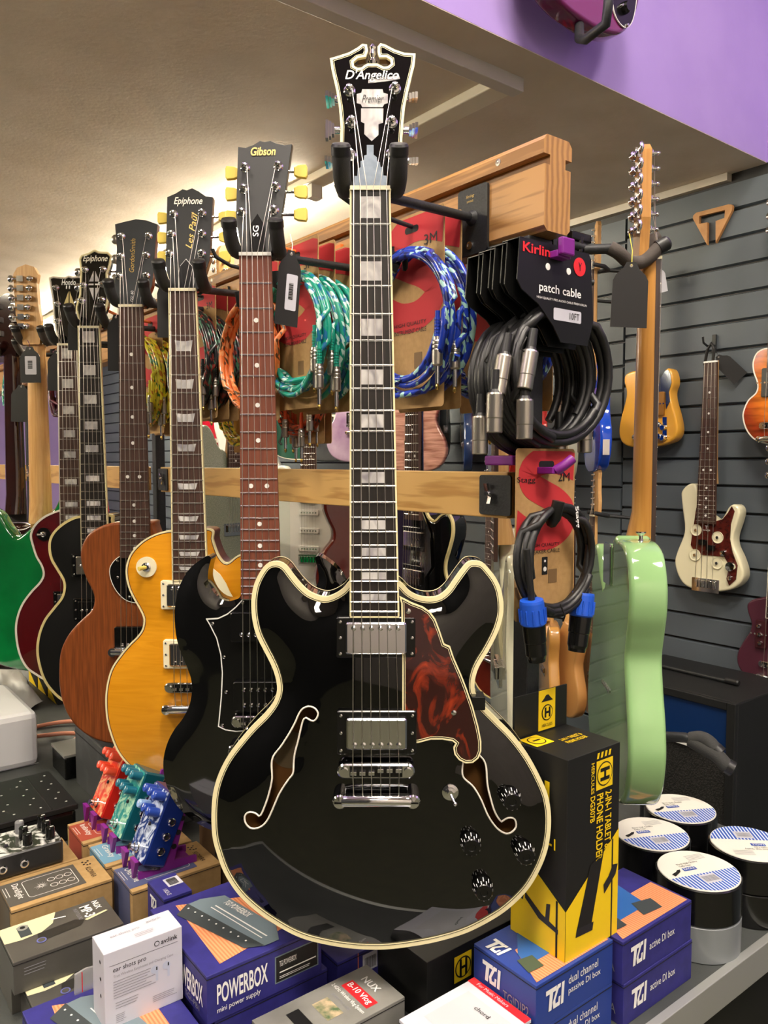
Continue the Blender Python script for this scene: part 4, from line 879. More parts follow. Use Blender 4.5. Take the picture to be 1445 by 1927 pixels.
# butterscotch travel guitar
N = wall_root(1232, 508); f = tracer(N, XW)
bo = spline(px_list(f, [(1187,699),(1176,706),(1174,718),(1178,738),(1175,758),(1166,793),(1164,817),(1171,834),(1187,841),(1216,842),(1245,838),(1266,828),(1274,811),(1271,785),(1263,756),(1261,738),(1266,721),(1264,703),(1258,693),(1251,696),(1245,706),(1238,716),(1230,722),(1222,700),(1205,697)]), .005)
butter = mat('butterscotch_lacquer', '#e2a53a', .15, coat=.8)
bx, bz = f(1222, 800)
S = dict(body=bo, thick=.042, round=.006, side=butter, zb=bz, bx=bx, zend=f(1230, 722)[1], nw=.040, ew=.050, scale=.60, board=maple, neck=maple, inlay=None, simple=True, strings=6, bridge='tom', ztail=f(1222, 822)[1], pickups=[dict(x=f(1243, 760)[0], z=f(1243, 760)[1], w=.03, h=.07, ring=None, cover=mat('amber_cup', '#8a5a14', .4), rows=())], knobs=[(*f(1251, 805), 'chrome'), (*f(1250, 824), 'chrome')])
gw, off, _ = guitar('travel_guitar', 'small butterscotch headless travel guitar on the slat wall behind the pale green guitar', N, XW, S, 'small travel guitars on the slat wall')
MB().prism(px_list(f, [(1258,696),(1252,698),(1246,708),(1239,718),(1232,724),(1232,742),(1238,738),(1252,742),(1254,770),(1261,756),(1259,738),(1264,720),(1262,704)]), -.0025, -.0002).build('pickguard', mat('smoked_chrome', '#8a9298', .15, .9), gw, off)
MB().prism(px_list(f, [(1248,785),(1256,785),(1256,826),(1248,826)]), -.004, -.0002).build('control_plate', chrome, gw, off)
price_tag('white swing tag behind the tag of the pale green guitar', 1236, 505, 2.25, .042, .07, -.15, (-.3, .2, .3, .8), -.6, (1232, 495, 2.25), white_card)
# cream travel bass
N = wall_root(1341, 683); f = tracer(N, XW)
bo = spline(px_list(f, [(1303,910),(1292,913),(1282,924),(1281,936),(1284,965),(1287,989),(1285,1008),(1273,1039),(1269,1058),(1275,1083),(1289,1102),(1313,1111),(1345,1114),(1376,1109),(1394,1095),(1398,1077),(1391,1052),(1380,1027),(1379,1008),(1387,983),(1391,965),(1388,954),(1379,949),(1370,955),(1363,968),(1356,977),(1347,979),(1322,958),(1314,937),(1310,918)]), .005)
bcream = mat('cream_lacquer', '#ece5c2', .18, coat=.7)
bx, bz = f(1328, 1094)
S = dict(body=bo, thick=.042, round=.006, side=bcream, zb=bz, bx=bx, zend=f(1332, 985)[1], nw=.038, ew=.058, scale=-bz*1.0, board=rosewood, neck=maple, inlay='dot', inlay_m=white_pl, simple=True, strings=4, bridge='plate', nut=white_pl, sr=1.6)
gw, off, _ = guitar('travel_bass', 'small cream headless bass with tortoiseshell pickguard on the slat wall', N, XW, S, 'small travel guitars on the slat wall', cat='bass guitar')
z3 = lambda P, ox=1080, oy=840, s=3.211: [(ox+a/s, oy+b_/s) for a, b_ in P]
go = MB().prism(px_list(f, z3([(742,370),(760,372),(768,465),(858,452),(900,440),(932,402),(955,362),(972,392),(950,470),(944,560),(960,640),(990,720),(980,805),(940,842),(924,800),(940,720),(912,668),(840,660),(740,652),(708,595),(722,500)])), -.0028, -.0002).build('pickguard', mat('brown_tortoiseshell', '#35100e', .15, col2='#5c2018', scale=60, coat=.6), gw, off)
for a, b_ in ((742, 505), (872, 550), (735, 655), (868, 705)):
    x, z = f(*z3([(a, b_)])[0]); c_ = MB().lathe([(.017, -.001), (.0165, .002), (.013, .0005), (0, .0)], (x, -.003, z), (0, -1, 0), 20).build('access_cup', bcream, gw, off)
    MB().lathe([(.005, 0), (.004, .005), (0, .005)], (x, -.003, z), (0, -1, 0), 12).build('tuning_key', chrome, c_, off)
for a, b_ in ((785, 578), (832, 612)):
    x, z = f(*z3([(a, b_)])[0]); MB().prism(rrect(x-.012, x+.012, z-.007, z+.007, .002), -.010, -.002).build('pickup', black_plastic, gw, off)
for a, b_, r in ((912, 645, .009), (955, 725, .014), (952, 795, .006)):
    x, z = f(*z3([(a, b_)])[0]); MB().lathe([(r, 0), (r*.9, .012), (0, .013)], (x, -.002, z), (0, -1, 0), 16).build('knob', chrome, gw, off)
x, z = f(1330, 993); text(gw, 'TRAVELER', Vector((x-.012, -.003, z-.009))+Vector(off), XA, ZA, .024, .004, white_ink)
text(gw, 'T', Vector((x-.004, -.003, z-.003))+Vector(off), XA, ZA, .008, .009, white_ink, bold=.02)
hk = thing('wall_hook', 'black metal slat-wall hook above the cream bass', 'hook', frame(PB(1345, 650, 2.13), XW))
MB().box(-.006, .006, -.006, 0, -.02, .03, .001).build('hook_plate', black_metal, hk); MB().tube([(0, -.004, .0), (0, -.04, -.005), (0, -.06, .002), (0, -.064, .018)], .003, 8).build('hook_arm', black_metal, hk)
st = thing('hanging_strap', 'short black strap loop holding the cream bass on its hook', 'strap', frame(PB(1338, 665, 2.08), XW))
MB().tube([(-.02, .002, -.03), (-.008, -.006, .01), (.006, -.010, .027), (.012, -.006, .01), (.004, .002, -.03)], .004, 6).build('loop', black_matte, st)
price_tag('black swing tag seen at an angle beside the neck of the cream bass', 1352, 672, 2.22, .045, .085, -.75, None, -.5, (1345, 660, 2.25, black_matte))
# sunburst and maroon guitars cut by the right edge
def burst(name, c_in, c_mid, c_out, cx, cz, r):
    m = bpy.data.materials.new(name); m.use_nodes = True; n = m.node_tree.nodes; l = m.node_tree.links; p = n['Principled BSDF']
    tc = n.new('ShaderNodeTexCoord'); mp = n.new('ShaderNodeMapping'); mp.inputs['Location'].default_value = (-cx/r, 0, -cz/r*1.0); mp.inputs['Scale'].default_value = (1/r, 0, .8/r)
    g = n.new('ShaderNodeTexGradient'); g.gradient_type = 'SPHERICAL'; rp = n.new('ShaderNodeValToRGB'); e = rp.color_ramp.elements
    e[0].position = .02; e[0].color = lin(c_out); e[1].position = .62; e[1].color = lin(c_in); k = e.new(.3); k.color = lin(c_mid)
    l.new(tc.outputs['Object'], mp.inputs[0]); l.new(mp.outputs[0], g.inputs[0]); l.new(g.outputs[0], rp.inputs[0])
    w = n.new('ShaderNodeTexNoise'); w.inputs['Scale'].default_value = 14; mx = n.new('ShaderNodeMix'); mx.data_type = 'RGBA'; mx.blend_type = 'MULTIPLY'
    mp2 = n.new('ShaderNodeMapping'); mp2.inputs['Scale'].default_value = (1, 1, 5); l.new(tc.outputs['Object'], mp2.inputs[0]); l.new(mp2.outputs[0], w.inputs[0])
    r2 = n.new('ShaderNodeValToRGB'); r2.color_ramp.elements[0].color = (.55, .5, .45, 1); r2.color_ramp.elements[1].color = (1, 1, 1, 1); r2.color_ramp.elements[0].position = .35; r2.color_ramp.elements[1].position = .6
    l.new(w.outputs['Fac'], r2.inputs[0]); mx.inputs[0].default_value = 1; l.new(rp.outputs[0], mx.inputs[6]); l.new(r2.outputs[0], mx.inputs[7]); l.new(mx.outputs[2], p.inputs['Base Color'])
    p.inputs['Roughness'].default_value = .12; p.inputs['Coat Weight'].default_value = 1; return m
N = wall_root(1474, 470, 2.06); f = tracer(N, XW)
Lp = px_list(f, [(1466,662),(1445,655),(1426,662),(1417,680),(1418,700),(1425,721),(1423,738),(1408,753),(1399,773),(1398,788),(1404,808),(1417,825),(1437,834),(1472,838)]); cx_ = Lp[-1][0]
bo = spline(Lp+[(2*cx_-p[0], p[1]) for p in Lp[::-1][1:]], .005); bz = f(1472, 800)[1]; zz = [p[1] for p in bo]
S = dict(body=bo, thick=.045, side=mahog_d, top=burst('sunburst_top', '#e8821e', '#a2361a', '#2a0a0c', cx_, -min(zz)*0+(max(zz)-min(zz))/2, .16), bind=cream_w, bw=.003, zb=bz, zend=f(1472, 700)[1], board=rosewood, neck=maple, scale=.6, simple=True, inlay='dot', strings=6, bridge='tom', head=HGIB, head_side=black_gloss2, tuners=TG33,
         pickups=[dict(x=f(1446, 720)[0], z=f(1446, 720)[1], w=.03, h=.075, ring=None, cover=black_plastic, rows=())])
gw, off, _ = guitar('travel_guitar', 'orange and dark sunburst guitar with white binding cut by the right edge', N, XW, S, 'small travel guitars on the slat wall')
N = wall_root(1472, 940, 2.06); f = tracer(N, XW)
Lp = px_list(f, [(1455,1122),(1429,1125),(1413,1130),(1405,1139),(1407,1154),(1413,1173),(1410,1189),(1398,1207),(1388,1226),(1386,1245),(1394,1263),(1410,1276),(1432,1284),(1470,1288)]); cx_ = Lp[-1][0]
bo = spline(Lp+[(2*cx_-p[0], p[1]) for p in Lp[::-1][1:]], .005)
S = dict(body=bo, thick=.045, round=.005, side=mat('maroon_satin', '#4b2230', .35), zb=f(1470, 1255)[1], zend=f(1470, 1165)[1], board=rosewood_d, neck=maple, scale=.6, simple=True, inlay='dot', strings=6, bridge='tom', head=HGIB, head_side=black_gloss2, tuners=TG33, fbind=cream_w,
         pickups=[dict(x=f(1434, 1193)[0], z=f(1434, 1193)[1], w=.03, h=.075, ring=None, cover=mat('maroon_cup', '#3a0f18', .4), rows=())])
gw, off, _ = guitar('travel_guitar', 'satin maroon travel guitar cut by the right edge below the sunburst one', N, XW, S, 'small travel guitars on the slat wall')
for q in ((1432, 1177), (1433, 1193), (1434, 1209)): x, z = f(*q); MB().lathe([(.006, 0), (.005, .006), (0, .007)], (x, -.009, z), (0, -1, 0), 12).build('tuning_key', chrome, gw, off)
# plywood T
z4 = lambda P: z3(P, 1100, 340, 3.44)
o = PB(1345, 460, BW); f = tracer(o, XW)
R = thing('plywood_logo', 'plywood plectrum-shaped logo with a T cut out, fixed high on the slat wall', 'wall sign', frame(o, XW))
MB().prism(px_list(f, z4([(806,420),(714,250),(716,232),(735,212),(945,158),(966,160),(971,172),(968,196),(862,408),(862,266),(918,246),(922,196),(757,235),(755,284),(808,274)])), -.012, -.001, bev=.0006).build('plywood', mat('plywood_face', '#c3905a', .5, col2='#b07d48', scale=30), R)
# purple guitar on the bulkhead
pur = mat('purple_lacquer', '#6d1150', .08, coat=1)
b0 = PC(1150, 70, CBK-.10); N = b0+Vector((0, 0, .812))
S = std(STRAT, pur, neck=maple, board=rosewood, ds=.005, knobs=[(.085, -.66, 'x'), (.1, -.70, 'x'), (.11, -.74, 'x')], pickups=[pk(-.5), pk(-.56), pk(-.62)])
gp_, off, _ = guitar('electric_guitar', 'purple guitar hung high on the purple bulkhead, only its tail in view', N, E2, S, roll=.10)
gpp = spline(mm([(20,-470),(60,-450),(85,-425),(112,-415),(118,-440),(112,-500),(112,-560),(128,-620),(146,-690),(140,-750),(115,-775),(80,-760),(60,-700),(20,-680),(-50,-690),(-70,-600),(-60,-500)]), .006)
go = MB().prism(gpp, -.003, -.0002).build('pickguard', black_plastic, gp_, off); ring_strip(gpp, .0012, -.0033, -.001).build('pickguard_edge', white_pl, go, off)
for q in ((.10, -.74), (.125, -.70), (.12, -.77)): MB().lathe([(.004, 0), (.003, .006), (0, .007)], (q[0], -.003, q[1]), (0, -1, 0), 10).build('screw', chrome, go, off)
br_ = thing('wall_bracket', 'black tubular bracket on the purple bulkhead beside the purple guitar', 'bracket', frame(PC(1080, 20, CBK-.002), E2))
L = br_.matrix_world.inverted(); Q = [L @ p for p in (PC(1042, -10, CBK-.01), PC(1060, 30, CBK-.03), PC(1090, 30, CBK-.06), PC(1090, 72, CBK-.12), PC(1102, 74, CBK-.14), PC(1140, 45, CBK-.2), PC(1146, -5, CBK-.2))]
MB().tube(Q, .009, 10).build('tube', black_metal, br_); MB().box(-.05, .0, -.006, 0, -.02, .08, .001).build('plate', black_metal, br_)
# amplifier
P0 = PB(1384, 1326, 1.75); b0, c0, z0 = bc(P0)
am = thing('guitar_amplifier', 'tall black amplifier cabinet with a blue control band and dark grille by the slat wall', 'amplifier', frame(W(b0, c0, 0), E2)); hz = z0
MB().box(.012, .30, 0, .38, .02, hz, .004).build('cabinet', mat('black_tolex', '#161718', .5, bump=.4, scale=700), am)
fr = MB(); [fr.box(0, .014, a, b_, c_, d_, .002) for a, b_, c_, d_ in ((0, .022, .02, hz), (.358, .38, .02, hz), (.022, .358, .02, .05), (.022, .358, hz-.02, hz))]; fr.build('front_frame', MATS['black_tolex'], am)
MB().box(.006, .013, .022, .358, hz-.125, hz-.02).build('control_band', mat('blue_panel', '#0d2c5c', .35), am)
MB().box(.003, .013, .022, .358, hz-.134, hz-.125).build('piping', white_pl, am)
MB().box(.008, .013, .022, .358, .05, hz-.134).build('grille_cloth', mat('grille_cloth', '#2a2824', .8, col2='#0e0d0c', kind='voronoi', scale=260, lo=.2, hi=.6, bump=.5), am)
for y in (.05, .33): MB().box(.05, .25, y-.02, y+.02, 0, .02).build('foot', rubber, am)
P1 = PB(1318, 1280, 1.9); st = thing('metal_rod', 'thin black rod lying on top of the amplifier', 'rod', frame(W(1.90, bc(P1)[1], hz), E2))
MB().tube([(0, -.10, .006), (0, .22, .006)], .005, 8).build('rod', black_metal, st); MB().lathe([(.008, -.03), (.008, .0), (.006, .004)], (0, -.10, .008), (0, -1, 0), 10).build('grip', rubber, st)
# padded stand
ys = 1.36; stn = thing('guitar_stand', 'black guitar stand with two padded prongs under the pale green guitar', 'guitar stand', frame(Vector((PY(1216, 1390, 1.44).x, 1.44, CT)), (1, 0, 0)))
L = stn.matrix_world.inverted(); fz_ = lambda P: [tuple(L @ PY(*q)) for q in P]
MB().tube([(0, 0, .01), fz_([(1216, 1386, 1.44)])[0]], .009, 10).build('pole', black_metal, stn); MB().lathe([(.05, 0), (.05, .008), (.015, .012)], (0, 0, 0), (0, 0, 1), 24).build('base', black_metal, stn)
MB().tube(fz_([(1216, 1384, 1.44), (1290, 1388, ys), (1302, 1392, ys)]), .009, 10).build('arm', black_metal, stn)
for P in (((1300, 1391, ys), (1318, 1389, ys-.01), (1332, 1395, ys-.02), (1344, 1408, ys-.03), (1352, 1416, ys-.035)), ((1300, 1393, ys), (1325, 1408, ys-.02), (1350, 1423, ys-.04), (1364, 1438, ys-.05), (1376, 1446, ys-.055))):
    p_ = spline(fz_(P), .006, False); po = MB().tube(p_, .0125, 14).build('foam_prong', foam, stn); d = Vector(p_[-1])-Vector(p_[-2]); MB().lathe([(.0135, -.008), (.0135, .003), (.004, .006), (0, .006)], p_[-1], d, 14).build('end_cap', rubber, po)
# ---- guitars in the background
def bgc(name, hexc, rough=.12, **kw): return mat(name, hexc, rough, coat=.8, **kw)
HB = dict(pickups=[dict(x=0, z=-.50, w=.068, h=.036, ring=black_plastic, cover=chrome, rows=()), dict(x=0, z=-.59, w=.068, h=.036, ring=black_plastic, cover=chrome, rows=())])
SSS = dict(pickups=[pk(-.5), pk(-.56), pk(-.62)])
def bgs(*a, **k):
    lab = a[0]; X = Vector((math.cos(k.get('yaw', 0)), math.sin(k.get('yaw', 0)), 0)); k2 = dict(k); sc_ = k2.pop('s', 1.0); yaw = k2.pop('yaw', 0); zc = k2.pop('zc', -.6); kind = k2.pop('kind', 'fender'); body, col, px, py, Y = a[1:6]
    N = PY(px, py, Y)-Vector((0, 0, zc*sc_)); board = k2.pop('board', rosewood); neck = k2.pop('neck', maple if kind == 'fender' else mahog_d); plate_ = k2.pop('plate', None)
    S = std(body, col, neck=neck, board=board, kind=kind, **k2)
    g, off, _ = guitar('electric_guitar', lab, N, X, S, 'guitars on the far side of the rack')
    g.scale = (sc_,)*3; zm = min(p[1] for p in body); g.location = N+Vector((0, 0, zm*sc_))
    if plate_:
        x0, x1, z0_, z1_, th_, m_ = plate_; MB().prism(rrect(x0, x1, z0_, z1_, .012), -.003, -.0002).build('pickguard', m_, g, off)
    # short hook from the wall
    hk = thing('wall_hook', 'thin black hook carrying the '+' '.join(lab.split()[:9]), 'hook', frame(N+UP.cross(X)*.02, X), 'hooks behind the rack')
    MB().tube([(-.03, -.03, .01), (-.03, .0, .004), (0, .02, .0), (.03, .0, .004), (.03, -.03, .01)], .006, 8).build('yoke', black_metal, hk); MB().tube([(0, .02, 0), (0, .13, -.01)], .005, 8).build('arm', black_metal, hk)
    return g, off
bgs('black hollow-body guitar with white binding low between the rails', ESS, black_gloss2, 512, 815, 3.7, yaw=-.35, kind='gib', bind=cream_w, zc=-.72, s=.75, **HB)
g, off = bgs('teal green hollow-body guitar with an f-hole between the rails', ESS, bgc('teal_green', '#2e5a4c'), 560, 825, 3.5, yaw=-.35, kind='gib', bind=cream_w, zc=-.72, s=.75)
MB().tube([(-.10, -.002, -.60), (-.115, -.002, -.63), (-.10, -.002, -.67), (-.105, -.002, -.71), (-.12, -.002, -.74), (-.105, -.002, -.755)], .006, 6).build('f_hole', ink, g, off)
bgs('charcoal guitar with a cream pickup between the rails', PRSB, bgc('charcoal_burst', '#4a4c50', col2='#303236', scale=8), 618, 815, 3.3, yaw=-.35, kind='gib', zc=-.66, s=.78, pickups=[dict(x=0, z=-.5, w=.068, h=.036, ring=ivory, cover=chrome, rows=()), dict(x=0, z=-.59, w=.068, h=.036, ring=ivory, cover=chrome, rows=())])
bgs('lilac burst guitar just left of the nearest fretboard', PRSB, bgc('lilac_burst', '#b9a4bf', col2='#77507f', scale=5), 668, 828, 3.0, yaw=-.35, kind='gib', zc=-.70, s=.75, **HB)
bgs('crimson guitar behind the amber guitar neck', STRAT, bgc('crimson', '#b01030'), 418, 850, 3.6, yaw=-.2, zc=-.55, **SSS)
bgs('white guitar beside the crimson one', STRAT, bgc('bright_white', '#e9e9e6'), 462, 862, 3.5, yaw=-.2, zc=-.6, **SSS)
bgs('pink flamed guitar with two chrome pickups right of the nearest fretboard', PRSB, bgc('pink_flame', '#c99a8c', col2='#8d5f52', scale=16, stretch=(.5, .5, 5)), 780, 830, 2.9, yaw=-.35, kind='gib', zc=-.66, s=.75, pickups=[dict(x=0, z=-.5, w=.068, h=.036, ring=black_plastic, cover=chrome, rows=()), dict(x=0, z=-.59, w=.068, h=.036, ring=black_plastic, cover=chrome, rows=())], neck=mahog_d)
bgs('matte black guitar behind the dangling cable plugs', STRAT, black_satin, 838, 830, 3.0, yaw=1.3, zc=-.72, s=.72)
EDGE = 1.62
def edge_on(lab, body, col, px, pybot, Y, **kw):
    zm = min(p[1] for p in body); sc_ = kw.get('s', .7)
    return bgs(lab, body, col, px, pybot, Y, yaw=kw.pop('yaw', -EDGE), zc=zm, s=sc_, **{k: v for k, v in kw.items() if k != 's'})
edge_on('navy blue guitar seen edge-on beside the patch cables', STRAT, bgc('navy_blue', '#1c3566', .2), 870, 892, 2.95)
g, off = edge_on('white guitar seen edge-on with a black control plate', STRAT, bgc('pearl_white', '#d6d4dc'), 922, 896, 2.35)
MB().box(.166, .172, .006, .036, -.72, -.58, .002).build('control_plate', black_plastic, g, off)
edge_on('red guitar seen edge-on below the patch cables', STRAT, bgc('bright_red', '#cf2a24'), 1003, 900, 2.6)
edge_on('second red guitar seen edge-on left of the black post', STRAT, MATS['bright_red'], 953, 900, 2.75)
edge_on('cream guitar seen edge-on behind the patch cables', STRAT, bgc('pale_cream', '#e4e2c4'), 1056, 905, 2.5)
g, off = edge_on('bright blue guitar seen edge-on below the silver connectors', STRAT, bgc('electric_blue', '#0a48c8'), 1112, 890, 2.25)
MB().box(.163, .167, .008, .034, -.74, -.68).build('jack_plate', chrome, g, off)
# lower gap
bgs('white guitar with white pickguard below the lower rail', STRAT, bgc('olympic_white', '#dfe2da'), 583, 1010, 2.6, yaw=-.3, zc=-.58, plate=(-.07, .09, -.72, -.44, 0, white_pl), **SSS)
g, off = bgs('silver sparkle guitar between the amber guitar and the double-horned guitar', STRAT, bgc('silver_sparkle', '#9aa08c', col2='#7c826e', scale=300), 440, 960, 2.4, yaw=.9, zc=-.6)
bgs('dark red guitar behind the nearest neck below the lower rail', LPS, bgc('dark_cherry', '#5a1a12'), 690, 1030, 2.5, yaw=.3, kind='gib', zc=-.6, **HB)
g, off = bgs('black single-cut guitar with gold binding seen through the right cutaway', LPS, black_gloss2, 782, 1030, 1.85, yaw=-.95, kind='gib', bind=cream_g, zc=-.52, neck=black_gloss2, **HB)
MB().prism(mm([(22,-420),(60,-480),(66,-560),(30,-600),(24,-560)]), -.006, -.003).build('pickguard', chrome, g, off)
bgs('cream guitar seen edge-on beside the black post below the lower rail', TELE, MATS['pale_cream'], 938, 1220, 1.32, yaw=-EDGE, zc=-.62)
bgs('dark red guitar seen edge-on behind the right horn', LPS, MATS['dark_cherry'], 922, 1222, 2.5, yaw=-1.2, kind='gib', zc=-.62, s=.8, bind=cream_g)
edge_on('natural wood guitar seen edge-on behind the speaker cable', TELE, bgc('natural_ash', '#c8924a', .3), 1022, 1330, 2.35, neck=maple)
edge_on('honey coloured guitar turned slightly behind the speaker connector', TELE, bgc('honey_wood', '#c79256', .3), 1068, 1340, 2.3, yaw=1.85, neck=maple)
edge_on('slim maple guitar seen edge-on beside the pale green guitar', TELE, MATS['natural_ash'], 1112, 1350, 2.2, yaw=-1.5, neck=maple)
# shelves at far left
# ------------------------------------------------------------------ cable packs
def braid(name, c1, c2, c3, scale=330):
    m = bpy.data.materials.new(name); m.use_nodes = True; n = m.node_tree.nodes; l = m.node_tree.links; p = n['Principled BSDF']; p.inputs['Roughness'].default_value = .35
    tc = n.new('ShaderNodeAttribute'); tc.attribute_name = 'weave'; v = n.new('ShaderNodeTexVoronoi'); v.voronoi_dimensions = '2D'; v.inputs['Scale'].default_value = 1.0; l.new(tc.outputs['Vector'], v.inputs['Vector'])
    sp = n.new('ShaderNodeSeparateColor'); l.new(v.outputs['Color'], sp.inputs[0]); r = n.new('ShaderNodeValToRGB'); r.color_ramp.interpolation = 'CONSTANT'; e = r.color_ramp.elements
    e[0].position = 0; e[0].color = lin(c1); e[1].position = .60; e[1].color = lin(c2); k = e.new(.80); k.color = lin(c3); l.new(sp.outputs[0], r.inputs[0]); l.new(r.outputs[0], p.inputs['Base Color'])
    p.inputs['Coat Weight'].default_value = .3
    return m
BR = dict(blue=braid('blue_braid', '#1a3bb0', '#101a5c', '#a9d8d0'), teal=braid('teal_braid', '#12937c', '#1a6fa0', '#c8e4dc'), orange=braid('orange_braid', '#ec7d3c', '#5a3a1c', '#f2a26a'), black=braid('black_braid', '#161618', '#7a2a22', '#3c6a52'),
          yellow=braid('yellow_braid', '#e9dd3a', '#c8851c', '#3f7a2a'), maroon=braid('maroon_braid', '#451026', '#2c0a1c', '#74304a'), rust=braid('rust_braid', '#c4471c', '#2a1a14', '#8a3416'), peach=braid('peach_braid', '#dc9478', '#a8503c', '#e6b09a'))
S_PATH = [(1.02, .125), (.80, .085), (.58, .068), (.36, .088), (.2, .155), (.24, .235), (.46, .30), (.70, .36), (.86, .44), (.82, .535), (.60, .60), (.34, .60), (.12, .55), (-.05, .49)]
def s_print(w, h, y):
    P = spline([(a*w-w/2, -b_*h) for a, b_ in S_PATH], .004, False); hwid = .155*w; L_ = []; R_ = []
    for i, p in enumerate(P):
        a = P[max(0, i-1)]; b_ = P[min(len(P)-1, i+1)]; dx, dz = b_[0]-a[0], b_[1]-a[1]; q = math.hypot(dx, dz) or 1; nx, nz = -dz/q, dx/q
        cl_ = lambda x, z: (max(-w/2+.0008, min(w/2-.0008, x)), y, max(-h, min(-.001, z)))
        L_.append(cl_(p[0]+nx*hwid, p[1]+nz*hwid)); R_.append(cl_(p[0]-nx*hwid, p[1]-nz*hwid))
    n = len(P); return MB().add(L_+R_, [(i, i+1, n+i+1, n+i) for i in range(n-1)])
def coil_path(r, loops, y0, dy, rz=1.0, jit=.006, seed=0, cz=0, cx=0):
    rnd = random.Random(seed); P = []; n = 30
    offs = [(rnd.uniform(-jit, jit), rnd.uniform(-jit, jit), rnd.uniform(-jit, jit)) for _ in range(loops+1)]
    for i in range(loops*n+1):
        t = i/n; k = int(t); f_ = t-k; a, b_ = offs[min(k, loops)], offs[min(k+1, loops)]; s_ = [a[j]*(1-f_)+b_[j]*f_ for j in range(3)]
        th = -2*math.pi*t-.6; rr = r+s_[0]; P.append((cx+rr*math.cos(th)+s_[1]*.4, y0+dy*((t*1.7) % 1-.5)+s_[2]*.5, cz+rr*rz*math.sin(th)+s_[1]*.5))
    return P
def coil_obj(path, r, m, R, n=8):
    o = MB().tube(path, r, n).build('coil', m, R); me = o.data; A = me.attributes.new('weave', 'FLOAT_VECTOR', 'POINT'); s_ = 0.0; d = []
    for i, p in enumerate(path):
        if i: s_ += (Vector(p)-Vector(path[i-1])).length
        for j in range(n): d += [s_*160+j*.5, j/n*4.2, 0]
    d += [0.0]*(3*len(me.vertices)-len(d)); A.data.foreach_set('vector', d); return o
def jack(mb_root, p, braid_m, ln=.04):
    """spring sleeve, knurled barrel, shaft and tip, hanging from p"""
    x, y, z = p
    sl = MB(); [sl.lathe([(.0042, -.0014), (.0042, .0014)], (x, y, z-.004*i), (0, 0, -1), 8) for i in range(6)]; sl.cyl((x, y, z+.01), (x, y, z-.022), .0032, n=8); s_ = sl.build('strain_relief', braid_m, mb_root)
    b_ = MB().lathe([(.0052, 0), (.0056, .004), (.0066, .006), (.0066, .009), (.0060, .010), (.0066, .011), (.0066, .014), (.0060, .015), (.0068, .0165), (.0068, .034), (.005, .036)], (x, y, z-.022), (0, 0, -1), 14); bo = b_.build('plug_barrel', nickel, mb_root)
    MB().cyl((x, y, z-.058), (x, y, z-.080), .003, n=10).build('plug_shaft', chrome, bo); MB().lathe([(.0018, .022), (.0028, .025), (.0022, .028), (.0006, .030)], (x, y, z-.058), (0, 0, -1), 10).build('plug_tip', mat('brass_tip', '#d8b968', .25, 1), bo)
PACK0 = {}
def pack(label, N, col, X=None, w=.13, h=.24, r=.084, loops=6, seed=0, cr=.0043, jit=.011, cx=.0, plugs=((.055, -.165), (.068, -.14)), front=True, strap=True, size='3M', cz=-.125, rz=1.05, print_=('INSTRUMENT CABLE',), group='braided cable packs on the rail pegs', card=True):
    X = X or -C1
    R = thing('cable_pack', label, 'cable', frame(N, X), group)
    if card:
        cd_ = MB().prism([(p[0], p[1]) for p in rrect(-w/2, w/2, -h, .018, .005)], 0, .0009).build('backing_card', kraft, R)
        s_ = s_print(w, h*.92, -.0003); s_.v = [(v[0], v[1], v[2]+.016) for v in s_.v]; s_.build('red_print', stagg_red, cd_)
        MB().prism(rrect(-.014, .014, -.006, .003, .004), -.0006, 0).build('hang_slot', ink, cd_)
        if front:
            text(cd_, 'Stagg', (-w*.49, -.0006, -h*.13), XA, ZA, w*.3, h*.045, ink); text(cd_, size, (w*.20, -.0006, -h*.115), XA, ZA, w*.2, h*.055, ink)
            text(cd_, 'HIGH QUALITY', (-w*.28, -.0006, -h*.54), XA, ZA, w*.52, h*.025, ink); text(cd_, print_[0], (-w*.28, -.0006, -h*.58), XA, ZA, w*.52, h*.025, ink)
            ic = MB(); ic.prism(rrect(.006, .022, -h*.78, -h*.69, .001), -.0005, -.0001); ic.build('icon', mat('icon_brown', '#7a5f3c', .7), cd_)
    coil_obj(coil_path(r, loops, -.018, .020, rz, jit, seed, cz, cx), cr, BR[col] if isinstance(col, str) else col, R)
    if strap:
        so = MB().tube([(-.012, -.03, cz+r*rz+.010), (-.014, -.026, cz+r*rz-.010), (-.008, -.016, cz+r*rz-.016)], .0075, 8).build('strap', black_matte, R)
    if front:
        MB().tube([(-.004, -.028, cz-r*rz+.012), (0, -.032, cz-r*rz-.002), (.004, -.026, cz-r*rz-.010)], .0012, 6).build('twist_tie', ink, R)
    for q in plugs: jack(R, (q[0], -.03, q[1]), BR[col] if isinstance(col, str) else col)
    return R
def peg(label, N, length=.17, m=None):
    b0, c0, z0 = bc(N); R = thing('cable_peg', label, 'hook', frame(W(RB, c0, z0-.002), E2), 'cable pegs on the top rail')
    MB().tube([(0, 0, 0), (-length*.85, 0, .012), (-length, 0, .022), (-length-.006, 0, .034)], .0032, 8).build('rod', m or black_metal, R); MB().box(-.006, 0, -.012, .012, -.014, .03, .001).build('plate', m or black_metal, R)
    return R
def at_b(px, py, b): return PB(px, py, b)
